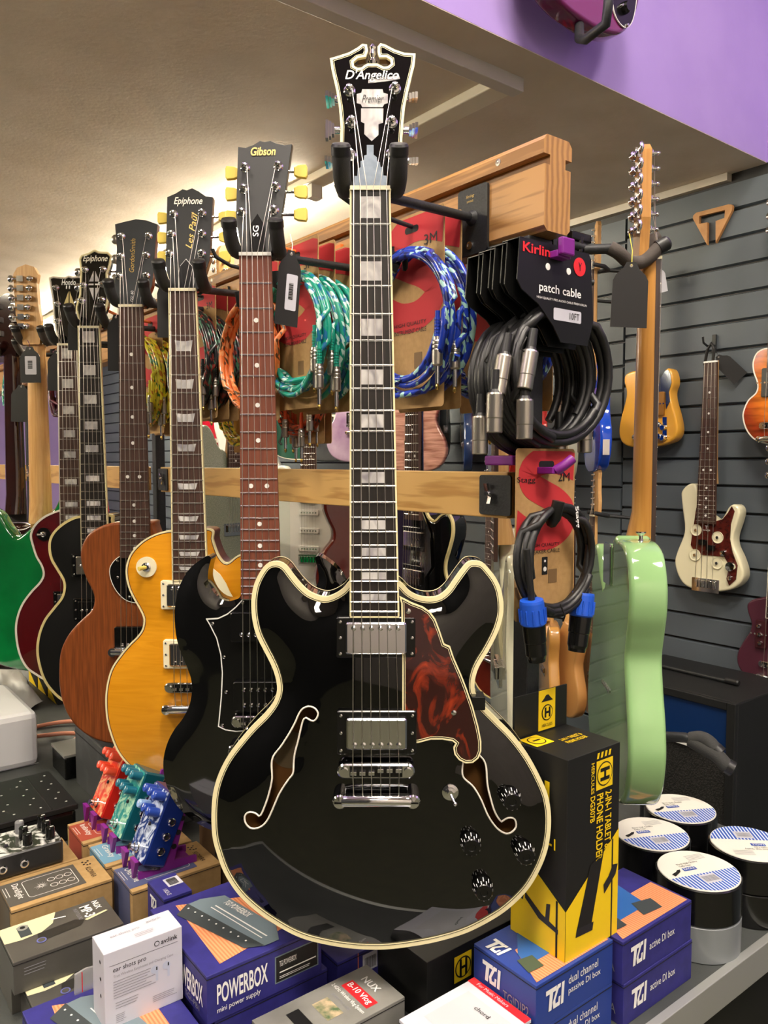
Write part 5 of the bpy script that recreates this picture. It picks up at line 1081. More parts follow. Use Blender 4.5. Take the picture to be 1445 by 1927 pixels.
def stack(px, py, bs, col, base, seeds=0, m=None, **kw):
    words = ['frontmost', 'second', 'third', 'fourth', 'fifth']
    for i, b in enumerate(bs):
        p0 = at_b(px, py, bs[0]); bb, cc, zz = bc(p0); N = W(b, cc, zz-.002*i)
        pack('%s braided cable pack on a kraft card, %s' % (base, words[i]+' on its peg' if len(bs) > 1 else 'alone on its peg'), N, col, seed=seeds+i, front=(i == 0), plugs=kw.get('plugs', ((.055-.004*i, -.165), (.068, -.14))) if i < 2 else (), **{k: v for k, v in kw.items() if k != 'plugs'})
    p0 = at_b(px, py, bs[0]); peg('slim peg through the %s cable packs' % base, p0, m=m)
orange_pl = mat('orange_peg', '#e2742a', .45)
stack(775, 430, [.690, .720], 'blue', 'blue and white', 1, plugs=((.086, -.135),), cx=.012)
stack(556, 480, [.660, .690, .720], 'teal', 'teal', 11, orange_pl, plugs=((.100, -.135), (.112, -.160)), cx=.024)
stack(486, 520, [.650], 'orange', 'orange', 21)
stack(378, 560, [.685, .71, .73], 'black', 'black', 31)
stack(283, 610, [.67, .70, .725], 'yellow', 'yellow', 41, orange_pl)
stack(120, 640, [.69, .715], 'maroon', 'maroon', 51)
stack(30, 665, [.70], 'teal', 'second teal', 61)
for i, b in enumerate((.83, .855, .88)):
    bb, cc, zz = bc(PB(925, 500, .83)); pack('blue braided cable pack on the far side of the rail, %s' % ['nearest', 'middle', 'farthest'][i], W(b, cc-.004*i, 1.862), 'blue', seed=70+i, front=False, plugs=((.05-.05*i, -.20),), group='cable packs behind the rail')
for i, b in enumerate((.84, .87)):
    bb, cc, zz = bc(PB(575, 610, .84)); pack('rust braided cable pack hanging low behind the teal ones, %s' % ['nearer', 'farther'][i], W(b, cc+.02*i, 1.825), 'rust', seed=80+i, front=False, plugs=((.03-.05*i, -.19), (-.03, -.17), (.06, -.16)), group='cable packs behind the rail')
bb, cc, zz = bc(PB(455, 640, .84)); pack('yellow braided cable pack on the far side behind the double-horned guitar', W(.85, cc, 1.81), 'yellow', seed=90, front=False, group='cable packs behind the rail')
# patch cables on the purple hook
N = PC(1030, 487, .628); b0, c0, z0 = bc(N)
def xlr(R, p, tilt=0):
    x, y, z = p; d = Vector((math.sin(tilt), 0, -math.cos(tilt)))
    MB().lathe([(.0048, 0), (.006, .022), (.0078, .026)], (x, y, z), d, 12).build('cable_boot', rubber, R)
    q = Vector(p)+d*.026; bo = MB().lathe([(.0092, 0), (.0098, .002), (.0098, .028), (.0094, .029), (.0094, .044), (.0088, .045)], q, d, 18).build('connector_shell', nickel, R)
    MB().lathe([(.0080, .0445), (.0080, .0455)], q, d, 14).build('pin_insert', ink, bo)
for i in range(4):
    nm = ['frontmost', 'second', 'third', 'rearmost'][i]
    R = thing('patch_cable', 'coiled black patch cable with a black header card, %s on the purple hook' % nm, 'cable', frame(W(b0-.002*i, c0+.017*i, z0-.003*i), E2), 'black patch cables on the purple hook')
    hdr = [(-.062, .012), (.060, .012), (.064, .006), (.070, -.068), (.060, -.098), (.010, -.098), (-.004, -.080), (-.030, -.058), (-.058, -.045), (-.066, -.035)]
    hd_ = MB().prism(hdr, -.0135, -.012).build('header_card', black_satin, R)
    bk = MB(); bk.prism(hdr, .012, .0135); bk.box(-.062, .060, -.0135, .0135, .0115, .0125); bk.build('header_fold', black_satin, R)
    if i == 0:
        text(hd_, 'Kirlin', (-.058, -.0138, -.003), XA, ZA, .046, .011, mat('red_ink', '#d8232b', .5), bold=.02)
        text(hd_, 'patch cable', (-.030, -.0138, -.046), XA, ZA, .075, .013, white_ink, bold=.01); text(hd_, 'HIGH QUALITY PRO AUDIO CABLE FROM KIRLIN', (-.034, -.0138, -.052), XA, ZA, .09, .003, white_ink)
        st = MB().prism(rrect(-.004, .046, -.073, -.059, .002), -.0142, -.0137).build('size_sticker', white_card, hd_); text(st, '10FT', (.024, -.0144, -.070), XA, ZA, .018, .008, ink)
        MB().prism(circle(.042, -.006, .011, 24), -.0142, -.0137).build('logo_disc', MATS['red_ink'], hd_); text(hd_, 'Y', (.039, -.0144, -.011), XA, ZA, .006, .010, ink)
        for x in (-.015, .022): MB().lathe([(.004, 0), (.004, .0004), (.0026, .0005)], (x, -.0136, -.014), (0, -1, 0), 14).build('eyelet', white_ink, hd_)
    MB().tube(coil_path(.080, 4, 0, .018, .95, .009, 100+i, -.135, .024), .0054, 10).build('coil', rubber, R)
    MB().tube([(-.05, -.014, -.098), (-.062, -.016, -.112), (-.045, -.014, -.118)], .0011, 5).build('twist_tie', ink, R)
    xlr(R, [(-.040, -.016, -.088), (-.060, -.014, -.090), (.104, -.012, -.150), (.085, -.006, -.165)][i], [-.22, -.22, .05, .0][i])
    xlr(R, [(-.054, -.016, -.142), (-.080, -.014, -.132), (.052, -.004, -.205), (-.062, -.01, -.15)][i], [.0, -.02, -.2, 0][i])
h = thing('cable_hook', 'purple printed plastic hook holding the black patch cables', 'hook', frame(W(b0, c0+.09, z0), E2))
MB().box(-.012, .012, -.115, .0, -.004, .004, .001).build('bar', purple_pl, h); MB().box(-.011, .011, -.122, -.114, -.002, .018, .002).build('lip', purple_pl, h)
# speaker cable
N = PC(1028, 872, .640); b0, c0, z0 = bc(N)
R = pack('black speaker cable with blue connectors on a red and kraft card', N, rubber, X=E2, w=.108, h=.19, r=.062, loops=4, seed=120, cr=.0046, jit=.006, plugs=(), size='2M', cz=-.118, rz=1.02, print_=('SPEAKER CABLE',), group=None)
text(R, 'Stagg', (.007, -.036, -.052), (.15, 0, -1), (1, 0, .15), .026, .008, white_ink, lift=.002, bold=.02)
ic = MB().prism(rrect(-.006, .004, -.137, -.115, .0008), -.0006, 0).build('speaker_icon', ink, R)
for z, r in ((-.120, .0016), (-.130, .0030)): MB().lathe([(r, 0), (r, .0003), (r*.6, .0004)], (-.001, -.0006, z), (0, -1, 0), 14).build('icon_cone', white_ink, ic)
blue_pl = mat('blue_collar_plastic', '#1d53c4', .4)
for x, z, tl, y in ((-.058, -.158, .14, -.03), (.050, -.162, -.16, -.02)):
    d = Vector((math.sin(tl), 0, -math.cos(tl))); p = Vector((x, y, z)); MB().tube([p-d*.04+Vector((-.004 if x < 0 else .002, 0, .02)), p-d*.01, p+d*.006], .0042, 8).build('cable_end', rubber, R)
    co = MB().lathe([(.0135, 0), (.0142, .003), (.0152, .028), (.0135, .030)], p, d, 24).build('blue_collar', blue_pl, R)
    for i in range(12):
        a = 2*math.pi*i/12; u = d.orthogonal().normalized(); v = d.cross(u); c_ = p+d*.018+(u*math.cos(a)+v*math.sin(a))*.0152
        MB().cyl(c_-d*.008, c_+d*.008, .0012, n=5).build('grip_rib', blue_pl, co)
    MB().lathe([(.0138, .030), (.0132, .050), (.0125, .051), (.0125, .066), (.011, .070), (.0105, .074)], p, d, 22).build('connector_body', black_plastic, R)
h = thing('cable_hook', 'purple printed plastic hook holding the speaker cable card', 'hook', frame(W(.735, .676, 1.545), E2))
MB().box(-.028, .03, -.018, .03, 0, .012, .002).build('clip', purple_pl, h); MB().box(-.004, .018, -.06, -.01, -.010, -.002, .001).build('bar', purple_pl, h); MB().tube([(.004, -.058, -.006), (.010, -.066, .0), (.020, -.07, .008)], .006, 8).build('lip', purple_pl, h)
# ------------------------------------------------------------------ goods on the counter
def carton(name, label, b, c, z, D, m, yaw=0, group=None, cat='box', seam=True):
    R = thing(name, label, cat, frame(W(b, c, z), E2) @ Matrix.Rotation(yaw, 4, 'Z'), group)
    bx, cy, h = D; MB().box(0, bx, 0, cy, 0, h, .0007).build('carton', m, R)
    if seam:
        MB().box(.0, bx, -.0005, .0004, h-.0045, h-.0037).build('lid_seam', ink, R); MB().box(-.0005, .0004, 0, cy, h-.0045, h-.0037).build('lid_seam', ink, R)
    return R
def face(D, f):
    bx, cy, h = D
    return {'F': (Vector((0, 0, 0)), Vector((1, 0, 0)), Vector((0, 0, 1))), 'L': (Vector((0, cy, 0)), Vector((0, -1, 0)), Vector((0, 0, 1))),
            'T': (Vector((0, 0, h)), Vector((1, 0, 0)), Vector((0, 1, 0))), 'E': (Vector((0, cy, h)), Vector((0, -1, 0)), Vector((1, 0, 0)))}[f]
def prt(R, D, f, P, m, name='print', lift=.0004):
    o, ex, ez = face(D, f); n = ex.cross(ez); return MB().add([o+ex*u+ez*v+n*lift for u, v in P], [list(range(len(P)))]).build(name, m, R)
def ptx(R, D, f, s, u, v, w, h, m, shear=0, bold=0, lift=.0008): o, ex, ez = face(D, f); return text(R, s, o+ex*u+ez*v, ex, ez, w, h, m, shear, bold, lift=lift)
def bars(R, D, f, u0, v0, w, h, lift=.0009):
    o, ex, ez = face(D, f); n = ex.cross(ez); b = MB(); u = u0; rnd = random.Random(3)
    while u < u0+w:
        t = rnd.choice((.0005, .0008, .0012)); b.add([o+ex*u+ez*v0+n*lift, o+ex*(u+t)+ez*v0+n*lift, o+ex*(u+t)+ez*(v0+h)+n*lift, o+ex*u+ez*(v0+h)+n*lift], [(0, 1, 2, 3)]); u += t+rnd.choice((.0006, .001))
    b.build('barcode', ink, R)
rc = lambda u0, u1, v0, v1: [(u0, v0), (u1, v0), (u1, v1), (u0, v1)]
def lines(R, D, f, u0, v0, w, n, dv, m, th=.0009, lift=.0007, name='small_print'):
    o, ex, ez = face(D, f); nn = ex.cross(ez); b = MB(); rnd = random.Random(9)
    for i in range(n):
        ww = w*rnd.uniform(.75, 1); v = v0-dv*i; b.add([o+ex*u0+ez*v+nn*lift, o+ex*(u0+ww)+ez*v+nn*lift, o+ex*(u0+ww)+ez*(v+th)+nn*lift, o+ex*u0+ez*(v+th)+nn*lift], [(0, 1, 2, 3)])
    b.build(name, m, R)
def tgi(R, D, f, u, v, h, m=white_ink):
    w = h*1.25; prt(R, D, f, [(u, v+h), (u+w*.58, v+h), (u+w*.56, v+h*.78), (u+w*.38, v+h*.78), (u+w*.30, v), (u+w*.14, v), (u+w*.20, v+h*.78), (u, v+h*.78)], m, 'logo', .0008)
    prt(R, D, f, [(u+w*.62, v+h), (u+w*.80, v+h), (u+w*.78, v+h*.82), (u+w*.68, v+h*.8), (u+w*.5, v+h*.35), (u+w*.52, v+h*.18), (u+w*.66, v+h*.2), (u+w*.68, v+h*.42), (u+w*.78, v+h*.42), (u+w*.74, v), (u+w*.40, v), (u+w*.36, v+h*.3)], m, 'logo', .0008)
    prt(R, D, f, [(u+w*.86, v+h), (u+w, v+h), (u+w*.94, v), (u+w*.80, v)], m, 'logo', .0008)
# power supply boxes
PD = (.155, .17, .058)
def powerbox(label, b, c, z, yaw=0, full=True):
    R = carton('power_supply_box', label, b, c, z, PD, box_blue, yaw, 'indigo power supply boxes')
    if not full: return R
    prt(R, PD, 'E', [(.012, .03), (.055, .128), (.140, .128), (.158, .022)], orange_pr, 'orange_print')
    prt(R, PD, 'E', [(.032, .040), (.060, .112), (.075, .120), (.160, .120), (.162, .100), (.150, .052), (.120, .030)][:0] or [(.018, .062), (.030, .092), (.132, .112), (.160, .100), (.160, .078), (.020, .042)], slate_pr, 'device_print', .0008)
    prt(R, PD, 'E', [(.018, .044), (.160, .080), (.150, .058), (.034, .022)], slate_dk, 'device_print', .0011)
    o, ex, ez = face(PD, 'E'); dv = MB()
    for i in range(9): dv.lathe([(.0014, 0), (.0014, .0002)], o+ex*(.030+.0135*i)+ez*(.040+.0033*i)+Vector((0, 0, .0013)), (0, 0, 1), 6)
    dv.build('socket_dots', white_ink, R)
    text(R, 'TGI POWERBOX', o+ex*.045+ez*.081+Vector((0, 0, .0004)), (ex+ez*.2).normalized(), ez, .05, .010, white_ink, lift=.001, bold=.02)
    prt(R, PD, 'E', [(.045, .072), (.145, .0925), (.145, .0905), (.045, .070)], white_ink, 'rule', .0012); prt(R, PD, 'E', [(.045, .0655), (.145, .0855), (.145, .084), (.045, .064)], white_ink, 'rule', .0012)
    ptx(R, PD, 'E', 'micro power supply', .030, .135, .062, .008, white_ink)
    ptx(R, PD, 'F', 'POWERBOX', .012, .020, .066, .024, white_ink, 0, .02); ptx(R, PD, 'F', 'mini power supply', .012, .008, .056, .008, white_ink)
    prt(R, PD, 'F', rc(.088, .150, .012, .046), slate_pr, 'panel_print'); prt(R, PD, 'F', rc(.0895, .1485, .0135, .0445), ink, 'panel_print', .0006); ptx(R, PD, 'F', 'TGI POWERBOX', .094, .032, .024, .007, white_ink, 0, .01, .001)
    prt(R, PD, 'F', rc(.094, .146, .024, .0255), white_ink, 'rule', .001); lines(R, PD, 'F', .094, .019, .05, 2, .002, white_ink, .0007, .001)
    ptx(R, PD, 'L', 'POWERBOX', .085, .016, .075, .026, white_ink, 0, .02); ptx(R, PD, 'L', 'TGI-PB1', .11, .006, .04, .007, grey_ink)
    return R
powerbox('indigo mini power supply box on top of its stack with an orange panel', .366, .800, .908)
powerbox('indigo power supply box underneath the one with its name facing front', .376, .802, .85, 0, False)
powerbox('indigo power supply box at the bottom left under the white earphone box', .205, .785, .85)
# earphone box
D = (.092, .043, .090); R = carton('earphone_box', 'white true wireless earphone box standing on an indigo box', .271, .862, .908, D, white_card, -.02, None, seam=False)
ptx(R, D, 'F', 'av:link', .066, .078, .020, .0055, ink, 0, .01); prt(R, D, 'F', circle(.061, .0805, .0032, 16), ink, 'logo_ring', .0005); prt(R, D, 'F', circle(.061, .0805, .0024, 16), white_card, 'logo_ring', .0008)
prt(R, D, 'F', rc(.006, .086, .0735, .0739), ink, 'rule'); ptx(R, D, 'F', 'ear shots pro', .010, .064, .038, .007, ink); ptx(R, D, 'F', 'True Wireless Earphones and Charging Case', .010, .058, .070, .004, grey_ink)
lines(R, D, 'F', .010, .0535, .050, 7, .0032, grey_ink, .0008); lines(R, D, 'F', .012, .028, .030, 3, .0032, grey_ink, .0008); lines(R, D, 'F', .012, .014, .012, 5, .0022, grey_ink, .0006); lines(R, D, 'F', .055, .018, .030, 4, .0022, grey_ink, .0006)
for u in (.058, .072):
    prt(R, D, 'F', circle(u, .050, .0048, 18), mat('earbud_print', '#b7bfd2', .5), 'earbud_print'); prt(R, D, 'F', rc(u+.001, u+.0038, .036, .050), MATS['earbud_print'], 'earbud_print', .0006); prt(R, D, 'F', rc(u+.0015, u+.003, .049, .053), ink, 'earbud_print', .0009)
ptx(R, D, 'T', 'ear shots pro', .016, .024, .034, .006, grey_ink); ptx(R, D, 'T', 'av:link', .060, .030, .018, .005, grey_ink); lines(R, D, 'T', .040, .016, .026, 3, .003, grey_ink, .0006)
for v in (.075, .055, .035): prt(R, D, 'L', circle(.030, v, .0022, 10), ink, 'icon')
# dark tuner boxes
ND = (.137, .083, .042)
def nuxbox(label, b, c, z, full=True):
    R = carton('headphone_amp_box', label, b, c, z, ND, box_dark, 0, 'dark grey amplifier boxes')
    o, ex, ez = face(ND, 'T'); P = [(0, .083), (.064, .083)]+[(.064*math.cos(a), .083-.046*math.sin(a)) for a in [math.pi/2*i/8 for i in range(9)]]
    prt(R, ND, 'T', [(0, .083), (.072, .083), (.062, .058), (.045, .046), (.02, .043), (0, .046)], mat('pale_disc_print', '#d6cfa8', .45), 'disc_print')
    prt(R, ND, 'T', rc(.020, .034, .048, .074), slate_dk, 'plug_print', .0007); prt(R, ND, 'T', circle(.027, .070, .007, 16), mat('plug_grey', '#8f8f88', .4), 'plug_print', .001); prt(R, ND, 'T', circle(.027, .070, .0035, 12), ink, 'plug_print', .0013)
    prt(R, ND, 'T', [(.035, .025), (.09, .030), (.098, .040), (.088, .048), (.04, .045)], mat('device_black_print', '#2c2b28', .35), 'device_print', .0006); prt(R, ND, 'T', [(.098, .040), (.128, .046), (.130, .043), (.100, .036)], MATS['pale_disc_print'], 'plug_print', .0009)
    prt(R, ND, 'T', circle(.040, .027, .006, 20), mat('blue_ring_print', '#6a70b4', .4), 'ring_print', .0009); prt(R, ND, 'T', circle(.040, .027, .0044, 20), box_dark, 'ring_print', .0012); prt(R, ND, 'T', [(.062, .066), (.080, .062), (.080, .064), (.063, .068)], white_ink, 'cable_print', .0009)
    ptx(R, ND, 'E', 'NUX', .006, .118, .022, .008, white_ink, 0, .02); ptx(R, ND, 'E', 'MP-3', .010, .100, .030, .014, white_ink, 0, .02); ptx(R, ND, 'E', 'MIGHTY PLUG PRO', .010, .092, .030, .005, grey_ink)
    lines(R, ND, 'F', .012, .030, .03, 3, .004, grey_ink); return R
nuxbox('dark grey plug amplifier box on top of its stack beside the kraft boxes', .209, 1.012, .893)
nuxbox('dark grey plug amplifier box in front of and below its twin', .222, .957, .85)
R = carton('headphone_amp_box', 'dark grey box hidden under the topmost plug amplifier box', .212, 1.042, .85, ND, box_dark, 0, 'dark grey amplifier boxes')
# small resealable bag
R = thing('plastic_bag', 'small clear grip-seal bag with a red line beside the white earphone box', 'bag', frame(W(.262, .945, .908), E2))
P = [(-.0, .0, 0), (.030, .002, 0), (.028, .004, .026), (.002, .001, .028)]; MB().prism([(0, 0), (.028, 0), (.027, .026), (.014, .028), (.001, .025)], 0, .003).build('film', mat('clear_film', '#d8d8da', .15, alpha=.35), R); MB().box(.0085, .0095, -.0006, .0, .001, .026).build('seal_line', MATS['red_ink'], R)
# kraft pedal boxes
KD = (.139, .088, .08)
def klowra(label, b, c, colr, title, art=True, z=.85):
    R = carton('pedal_box', label, b, c, z, KD, kraft2, 0, 'kraft pedal boxes')
    m = mat('label_'+title, colr, .45)
    prt(R, KD, 'T', rc(.0, .105, .010, .078), m, 'label_print'); prt(R, KD, 'L', rc(.010, .078, .0, .08), m, 'label_print')
    o, ex, ez = face(KD, 'E'); ptx(R, KD, 'E', 'KLOWRA', .034, .116, .034, .008, ink)
    k = MB()
    for du, dv in ((.014, .118), (.018, .122), (.022, .118), (.026, .122), (.014, .126), (.026, .126)): k.add([o+ex*(du+a)+ez*(dv+b_)+Vector((0, 0, .0008)) for a, b_ in ((-.0015, -.0015), (.0015, -.0015), (.0015, .0015), (-.0015, .0015))], [(0, 1, 2, 3)])
    k.build('logo', ink, R)
    ptx(R, KD, 'E', title, .018, .012, .046, .012, mat('pale_print', '#d8d6d0', .5), 0, .01); lines(R, KD, 'E', .022, .006, .034, 2, .004, MATS['pale_print'])
    if art:
        fr_ = MB(); n = Vector((0, 0, .0008)); A = rrect(.028, .098, .018, .070, .006); B = inset(A, .0009); fr_.add([Vector((p[0], p[1], KD[2]))+n for p in A]+[Vector((p[0], p[1], KD[2]))+n for p in B], [(i, (i+1) % len(A), len(A)+(i+1) % len(A), len(A)+i) for i in range(len(A))]); fr_.build('outline_print', MATS['pale_print'], R)
        kn = MB()
        for u in (.066, .078, .090):
            for v in (.034, .052):
                A = circle(u, v, .0055, 16); B = circle(u, v, .0046, 16); kn.add([Vector((p[0], p[1], KD[2]))+n for p in A]+[Vector((p[0], p[1], KD[2]))+n for p in B], [(i, (i+1) % 16, 16+(i+1) % 16, 16+i) for i in range(16)])
        rnd = random.Random(5)
        for i in range(16):
            a = 2*math.pi*i/16; r = rnd.uniform(.006, .012); kn.add([Vector((.050+.002*math.cos(a+.2), .042+.002*math.sin(a+.2), KD[2]))+n, Vector((.050+r*math.cos(a), .042+r*math.sin(a), KD[2]))+n, Vector((.050+.002*math.cos(a-.2), .042+.002*math.sin(a-.2), KD[2]))+n], [(0, 1, 2)])
        kn.build('drawing_print', MATS['pale_print'], R)
    return R
klowra('kraft pedal box with a dark grey line drawing label behind the dark amplifier boxes', .236, 1.144, '#55524c', 'Darkflight')
klowra('kraft pedal box under the black pedal', .214, 1.236, '#55524d', 'Midnight', False)
klowra('kraft pedal box with a red label under the red pedal', .374, 1.278, '#a44a38', 'Infinity')
klowra('kraft pedal box with a pale blue label under the teal pedal', .379, 1.182, '#6d9ab4', 'Gravity')
klowra('kraft pedal box with an indigo label under the dark blue pedal', .385, 1.088, '#50587c', 'Overdrive')
# pedals on purple stands
def swirl(name, c1, c2, scale=26): return mat(name, c1, .25, col2=c2, scale=scale, dist=3.2, detail=3, lo=.46, hi=.58, coat=.6)
def pedal(root, m_side, m_face, m_knob, D, knob_cols=None):
    """enclosure D=(w,t,l): x width, face at y=0, z along its length"""
    w, t, l = D; MB().prism(rrect(0, w, 0, l, .004), .0, t, bev=.002).build('enclosure', m_side, root)
    MB().prism(rrect(.002, w-.002, .002, l-.002, .003), -.0008, .0004).build('faceplate', m_face, root)
    for j, z in enumerate((l*.90, l*.68)):
        for i in range(3):
            x = w*(.2+.3*i); mm_ = (knob_cols or {}).get((i, j), m_knob); ko = MB().lathe([(.0066, 0), (.0070, .002), (.0066, .017), (.0058, .0185), (0, .0185)], (x, -.0008, z), (0, -1, 0), 16).build('knob', mm_, root); MB().box(x-.0007, x+.0007, -.0197, -.019, z, z+.005).build('pointer', white_ink, ko)
    f_ = MB().lathe([(.008, 0), (.008, .002), (.006, .003), (.006, .008), (.0052, .009), (.0052, .014), (.004, .0155), (0, .0155)], (w*.45, -.0008, l*.14), (0, -1, 0), 18); f_.build('footswitch', chrome, root)
    MB().lathe([(.003, 0), (.003, .002), (0, .003)], (w*.62, -.0008, l*.5), (0, -1, 0), 10).build('led', mat('dark_led', '#2a2630', .2), root)
    for z in (l*.22, l*.42, l*.62):
        jo = MB().lathe([(.0062, 0), (.0062, .0025), (.0048, .0032), (.0036, .0032), (.0034, -.002)], (w, t*.55, z), (1, 0, 0), 16, cap=False).build('jack', chrome, root)
        MB().lathe([(.0035, .0012), (0, .0012)], (w, t*.55, z), (1, 0, 0), 12, cap=False).build('jack_hole', ink, jo)
BE = math.radians(66); PDm = (.058, .036, .110)
def stand_pedal(col, b, c, ms, mf, mk, kc=None):
    Lx = -C1; Lz = E2*math.cos(BE)+UP*math.sin(BE)
    root = thing('effects_pedal', '%s effects pedal with six matching knobs tilted on a purple stand' % col, 'effects pedal', frame(W(b, c, .953), Lx, Lz), 'tilted effects pedals')
    for_x = Matrix.Translation((-.058, 0, 0)); root.matrix_world = root.matrix_world @ for_x
    pedal(root, ms, mf, mk, PDm, kc)
    s_ = thing('pedal_stand', 'purple printed stand under the %s pedal' % col, 'pedal stand', frame(W(b, c, .93), E2), 'purple pedal stands')
    for y in (.006, .046):
        # side wall in the b-z plane: foot, slanted cradle with round lightening holes
        out = [(-.004, .0), (-.004, .012), (.030, .004), (.072, .118), (.082, .118), (.052, .014), (.088, .010), (.088, .0)]
        ft = [(y-.004, .030), (y+.018, .030), (y+.010, .0)]; fm_ = MB(); fm_.add([(-.010, q[0], q[1]) for q in ft]+[(-.004, q[0], q[1]) for q in ft], [(0, 1, 2), (3, 4, 5), (0, 1, 4, 3), (1, 2, 5, 4), (2, 0, 3, 5)]); fm_.build('front_foot', purple_pl, s_)
        mb = MB(); n = len(out); mb.add([(q[0], y, q[1]) for q in out], [list(range(n))]); mb.add([(q[0], y+.004, q[1]) for q in out], [list(range(n))]); mb.add([(q[0], y, q[1]) for q in out]+[(q[0], y+.004, q[1]) for q in out], [(i, (i+1) % n, n+(i+1) % n, n+i) for i in range(n)])
        w_ = mb.build('side_wall', purple_pl, s_)
        for v in (.035, .055, .075, .097): MB().lathe([(.0042, -.0006), (.0042, .0046)], (.044+(v-.014)*.36, y, v), (0, 1, 0), 12).build('round_hole', ink, w_)
    MB().box(.060, .082, .010, .046, .0, .005).build('cross_bar', purple_pl, s_)
    return root
rd = mat('red_pedal', '#c22218', .25, coat=.6); tl = mat('teal_pedal', '#0f5562', .25, coat=.6); bl_ = mat('navy_pedal', '#132a72', .25, coat=.6)
stand_pedal('red orange', .410, 1.302, rd, swirl('red_swirl', '#e0452c', '#f0b078'), mat('coral_knob', '#ef5a3c', .3))
stand_pedal('teal green', .409, 1.205, tl, swirl('teal_swirl', '#2f8f8a', '#a8d8b8'), mat('teal_knob', '#1c6a80', .3))
stand_pedal('dark blue', .408, 1.108, bl_, swirl('navy_swirl', '#28407f', '#c9d6ec', 30), mat('blue_knob', '#2a4aa8', .3), {(0, 1): mat('pale_blue_knob', '#8fb0de', .3)})
# black pedal lying flat on a kraft box
Dp = (.082, .034, .150); root = thing('effects_pedal', 'black effects pedal with white artwork lying flat on a kraft box', 'effects pedal', frame(W(.332-.150, 1.236+.082, .93+.036), -C1, E2))
pedal(root, mat('black_pedal', '#121214', .3, coat=.5), swirl('mono_swirl', '#34342f', '#d8d8d4', 24), black_plastic, Dp, {(0, 1): mat('grey_knob', '#77777a', .4)})
# small indigo box with a barcode
D = (.041, .060, .10); R = carton('accessory_box', 'small indigo accessory box with a white barcode label between kraft and power supply boxes', .400, 1.008, .85, D, box_blue, 0)
prt(R, D, 'E', rc(.010, .034, .018, .040), white_card, 'barcode_label'); bars(R, D, 'E', .013, .021, .018, .014); tgi(R, D, 'L', .012, .070, .018); ptx(R, D, 'E', '1 UKCA CE', .036, .008, .018, .006, white_ink)
# blue box with barcode behind the vlog kit
D = (.085, .06, .06); R = carton('accessory_box', 'indigo box with a barcode under the tail of the black semi-hollow guitar', .545, .800, .85, D, box_blue, 0)
prt(R, D, 'F', rc(.040, .064, .030, .054), white_card, 'barcode_label'); bars(R, D, 'F', .043, .033, .018, .016); ptx(R, D, 'F', 'microphone stand', .004, .012, .05, .006, white_ink); prt(R, D, 'F', rc(.032, .0335, 0, .06), mat('orange_rule', '#d8734c', .6), 'rule')
# vlog system box
D = (.164, .077, .060); R = carton('wireless_system_box', 'silver grey wireless vlog system box at the bottom centre', .409, .698, .85, D, box_grey, 0)
ptx(R, D, 'E', 'NUX', .020, .140, .030, .010, white_ink, 0, .02); MBx = prt(R, D, 'E', rc(.014, .066, .115, .132), MATS['red_ink'], 'red_panel'); ptx(R, D, 'E', 'B-10 Vlog', .018, .118, .044, .011, white_ink, 0, .01, .0010)
ptx(R, D, 'E', '2.4GHz Wireless Vlog System', .006, .104, .064, .007, white_ink, 0, .01); ptx(R, D, 'E', 'EASY TO USE', .020, .096, .036, .004, grey_ink)
prt(R, D, 'T', [(.035, .012), (.052, .012), (.052, .060), (.035, .060)], mat('photo_dark', '#1c1c1c', .3), 'photo_print'); prt(R, D, 'T', [(.068, .022), (.090, .022), (.090, .056), (.068, .056)], mat('photo_colour', '#4f6a4a', .3, col2='#c8b090', scale=80), 'photo_print')
# white battery box with red edge
D = (.118, .092, .070); R = carton('charger_box', 'white box with a red edge at the bottom right of centre', .535, .570, .85, D, white_card, 0)
prt(R, D, 'T', rc(.107, .118, 0, .092), MATS['red_ink'], 'red_edge'); prt(R, D, 'T', rc(.025, .095, .008, .078), mat('pale_grey_print', '#c2c2c6', .4), 'device_print'); ptx(R, D, 'E', 'chord', .040, .078, .022, .006, ink, lift=.0012); ptx(R, D, 'E', 'For Music Makers', .012, .110, .05, .005, white_card)
# direct boxes
def dibox(label, b, c, z, D, m, words, title, full, dev):
    R = carton('direct_box', label, b, c, z, D, m, 0, 'indigo direct boxes')
    tgi(R, D, 'F', .016, .016, .026)
    for i, s in enumerate(words): ptx(R, D, 'F', s, .056, .034-.014*i if len(words) > 1 else .024, [.055, .060][i] if len(words) > 1 else .056, .010, white_ink)
    tgi(R, D, 'L', D[1]*.16, .02, .024); ptx(R, D, 'L', title, D[1]*.5, .012, D[1]*.4, .012, grey_ink)
    if full:
        prt(R, D, 'T', [(.0, .0), (D[0]-.0, .0), (D[0], .045), (.085, .095 if D[1] > .095 else D[1]*.9), (.012, .02)][:0] or [(.005, .004), (D[0]-.004, .004), (D[0]-.004, .060), (.03, .060)], orange_pr, 'orange_print')
        prt(R, D, 'T', [(.018, .030), (.095, .030), (.105, .082), (.060, .084), (.026, .052)], mat('blue_device_print', '#2f63a8', .4), 'device_print', .0008)
        for P in ([(.010, .020), (.034, .018), (.038, .040), (.016, .044)], [(.070, .018), (.106, .014), (.112, .036), (.080, .044)]): prt(R, D, 'T', P, dev, 'device_print', .0011)
        tgi(R, D, 'E', D[1]*.1, D[0]*.04, .022)
    return R
DP = (.141, .100, .055); DA = (.153, .108, .055)
gm = mat('olive_bumper_print', '#46533f', .5)
dibox('blue dual channel passive direct box carton, upper of its stack', .656, .566, .905, DP, box_blue_b, ('dual channel', 'passive DI box'), 'TGIDIP2', True, gm)
R = dibox('blue direct box carton underneath the dual channel passive one', .656, .566, .85, DP, box_blue_b, ('dual channel', 'passive DI box'), 'TGIDIP2', False, gm)
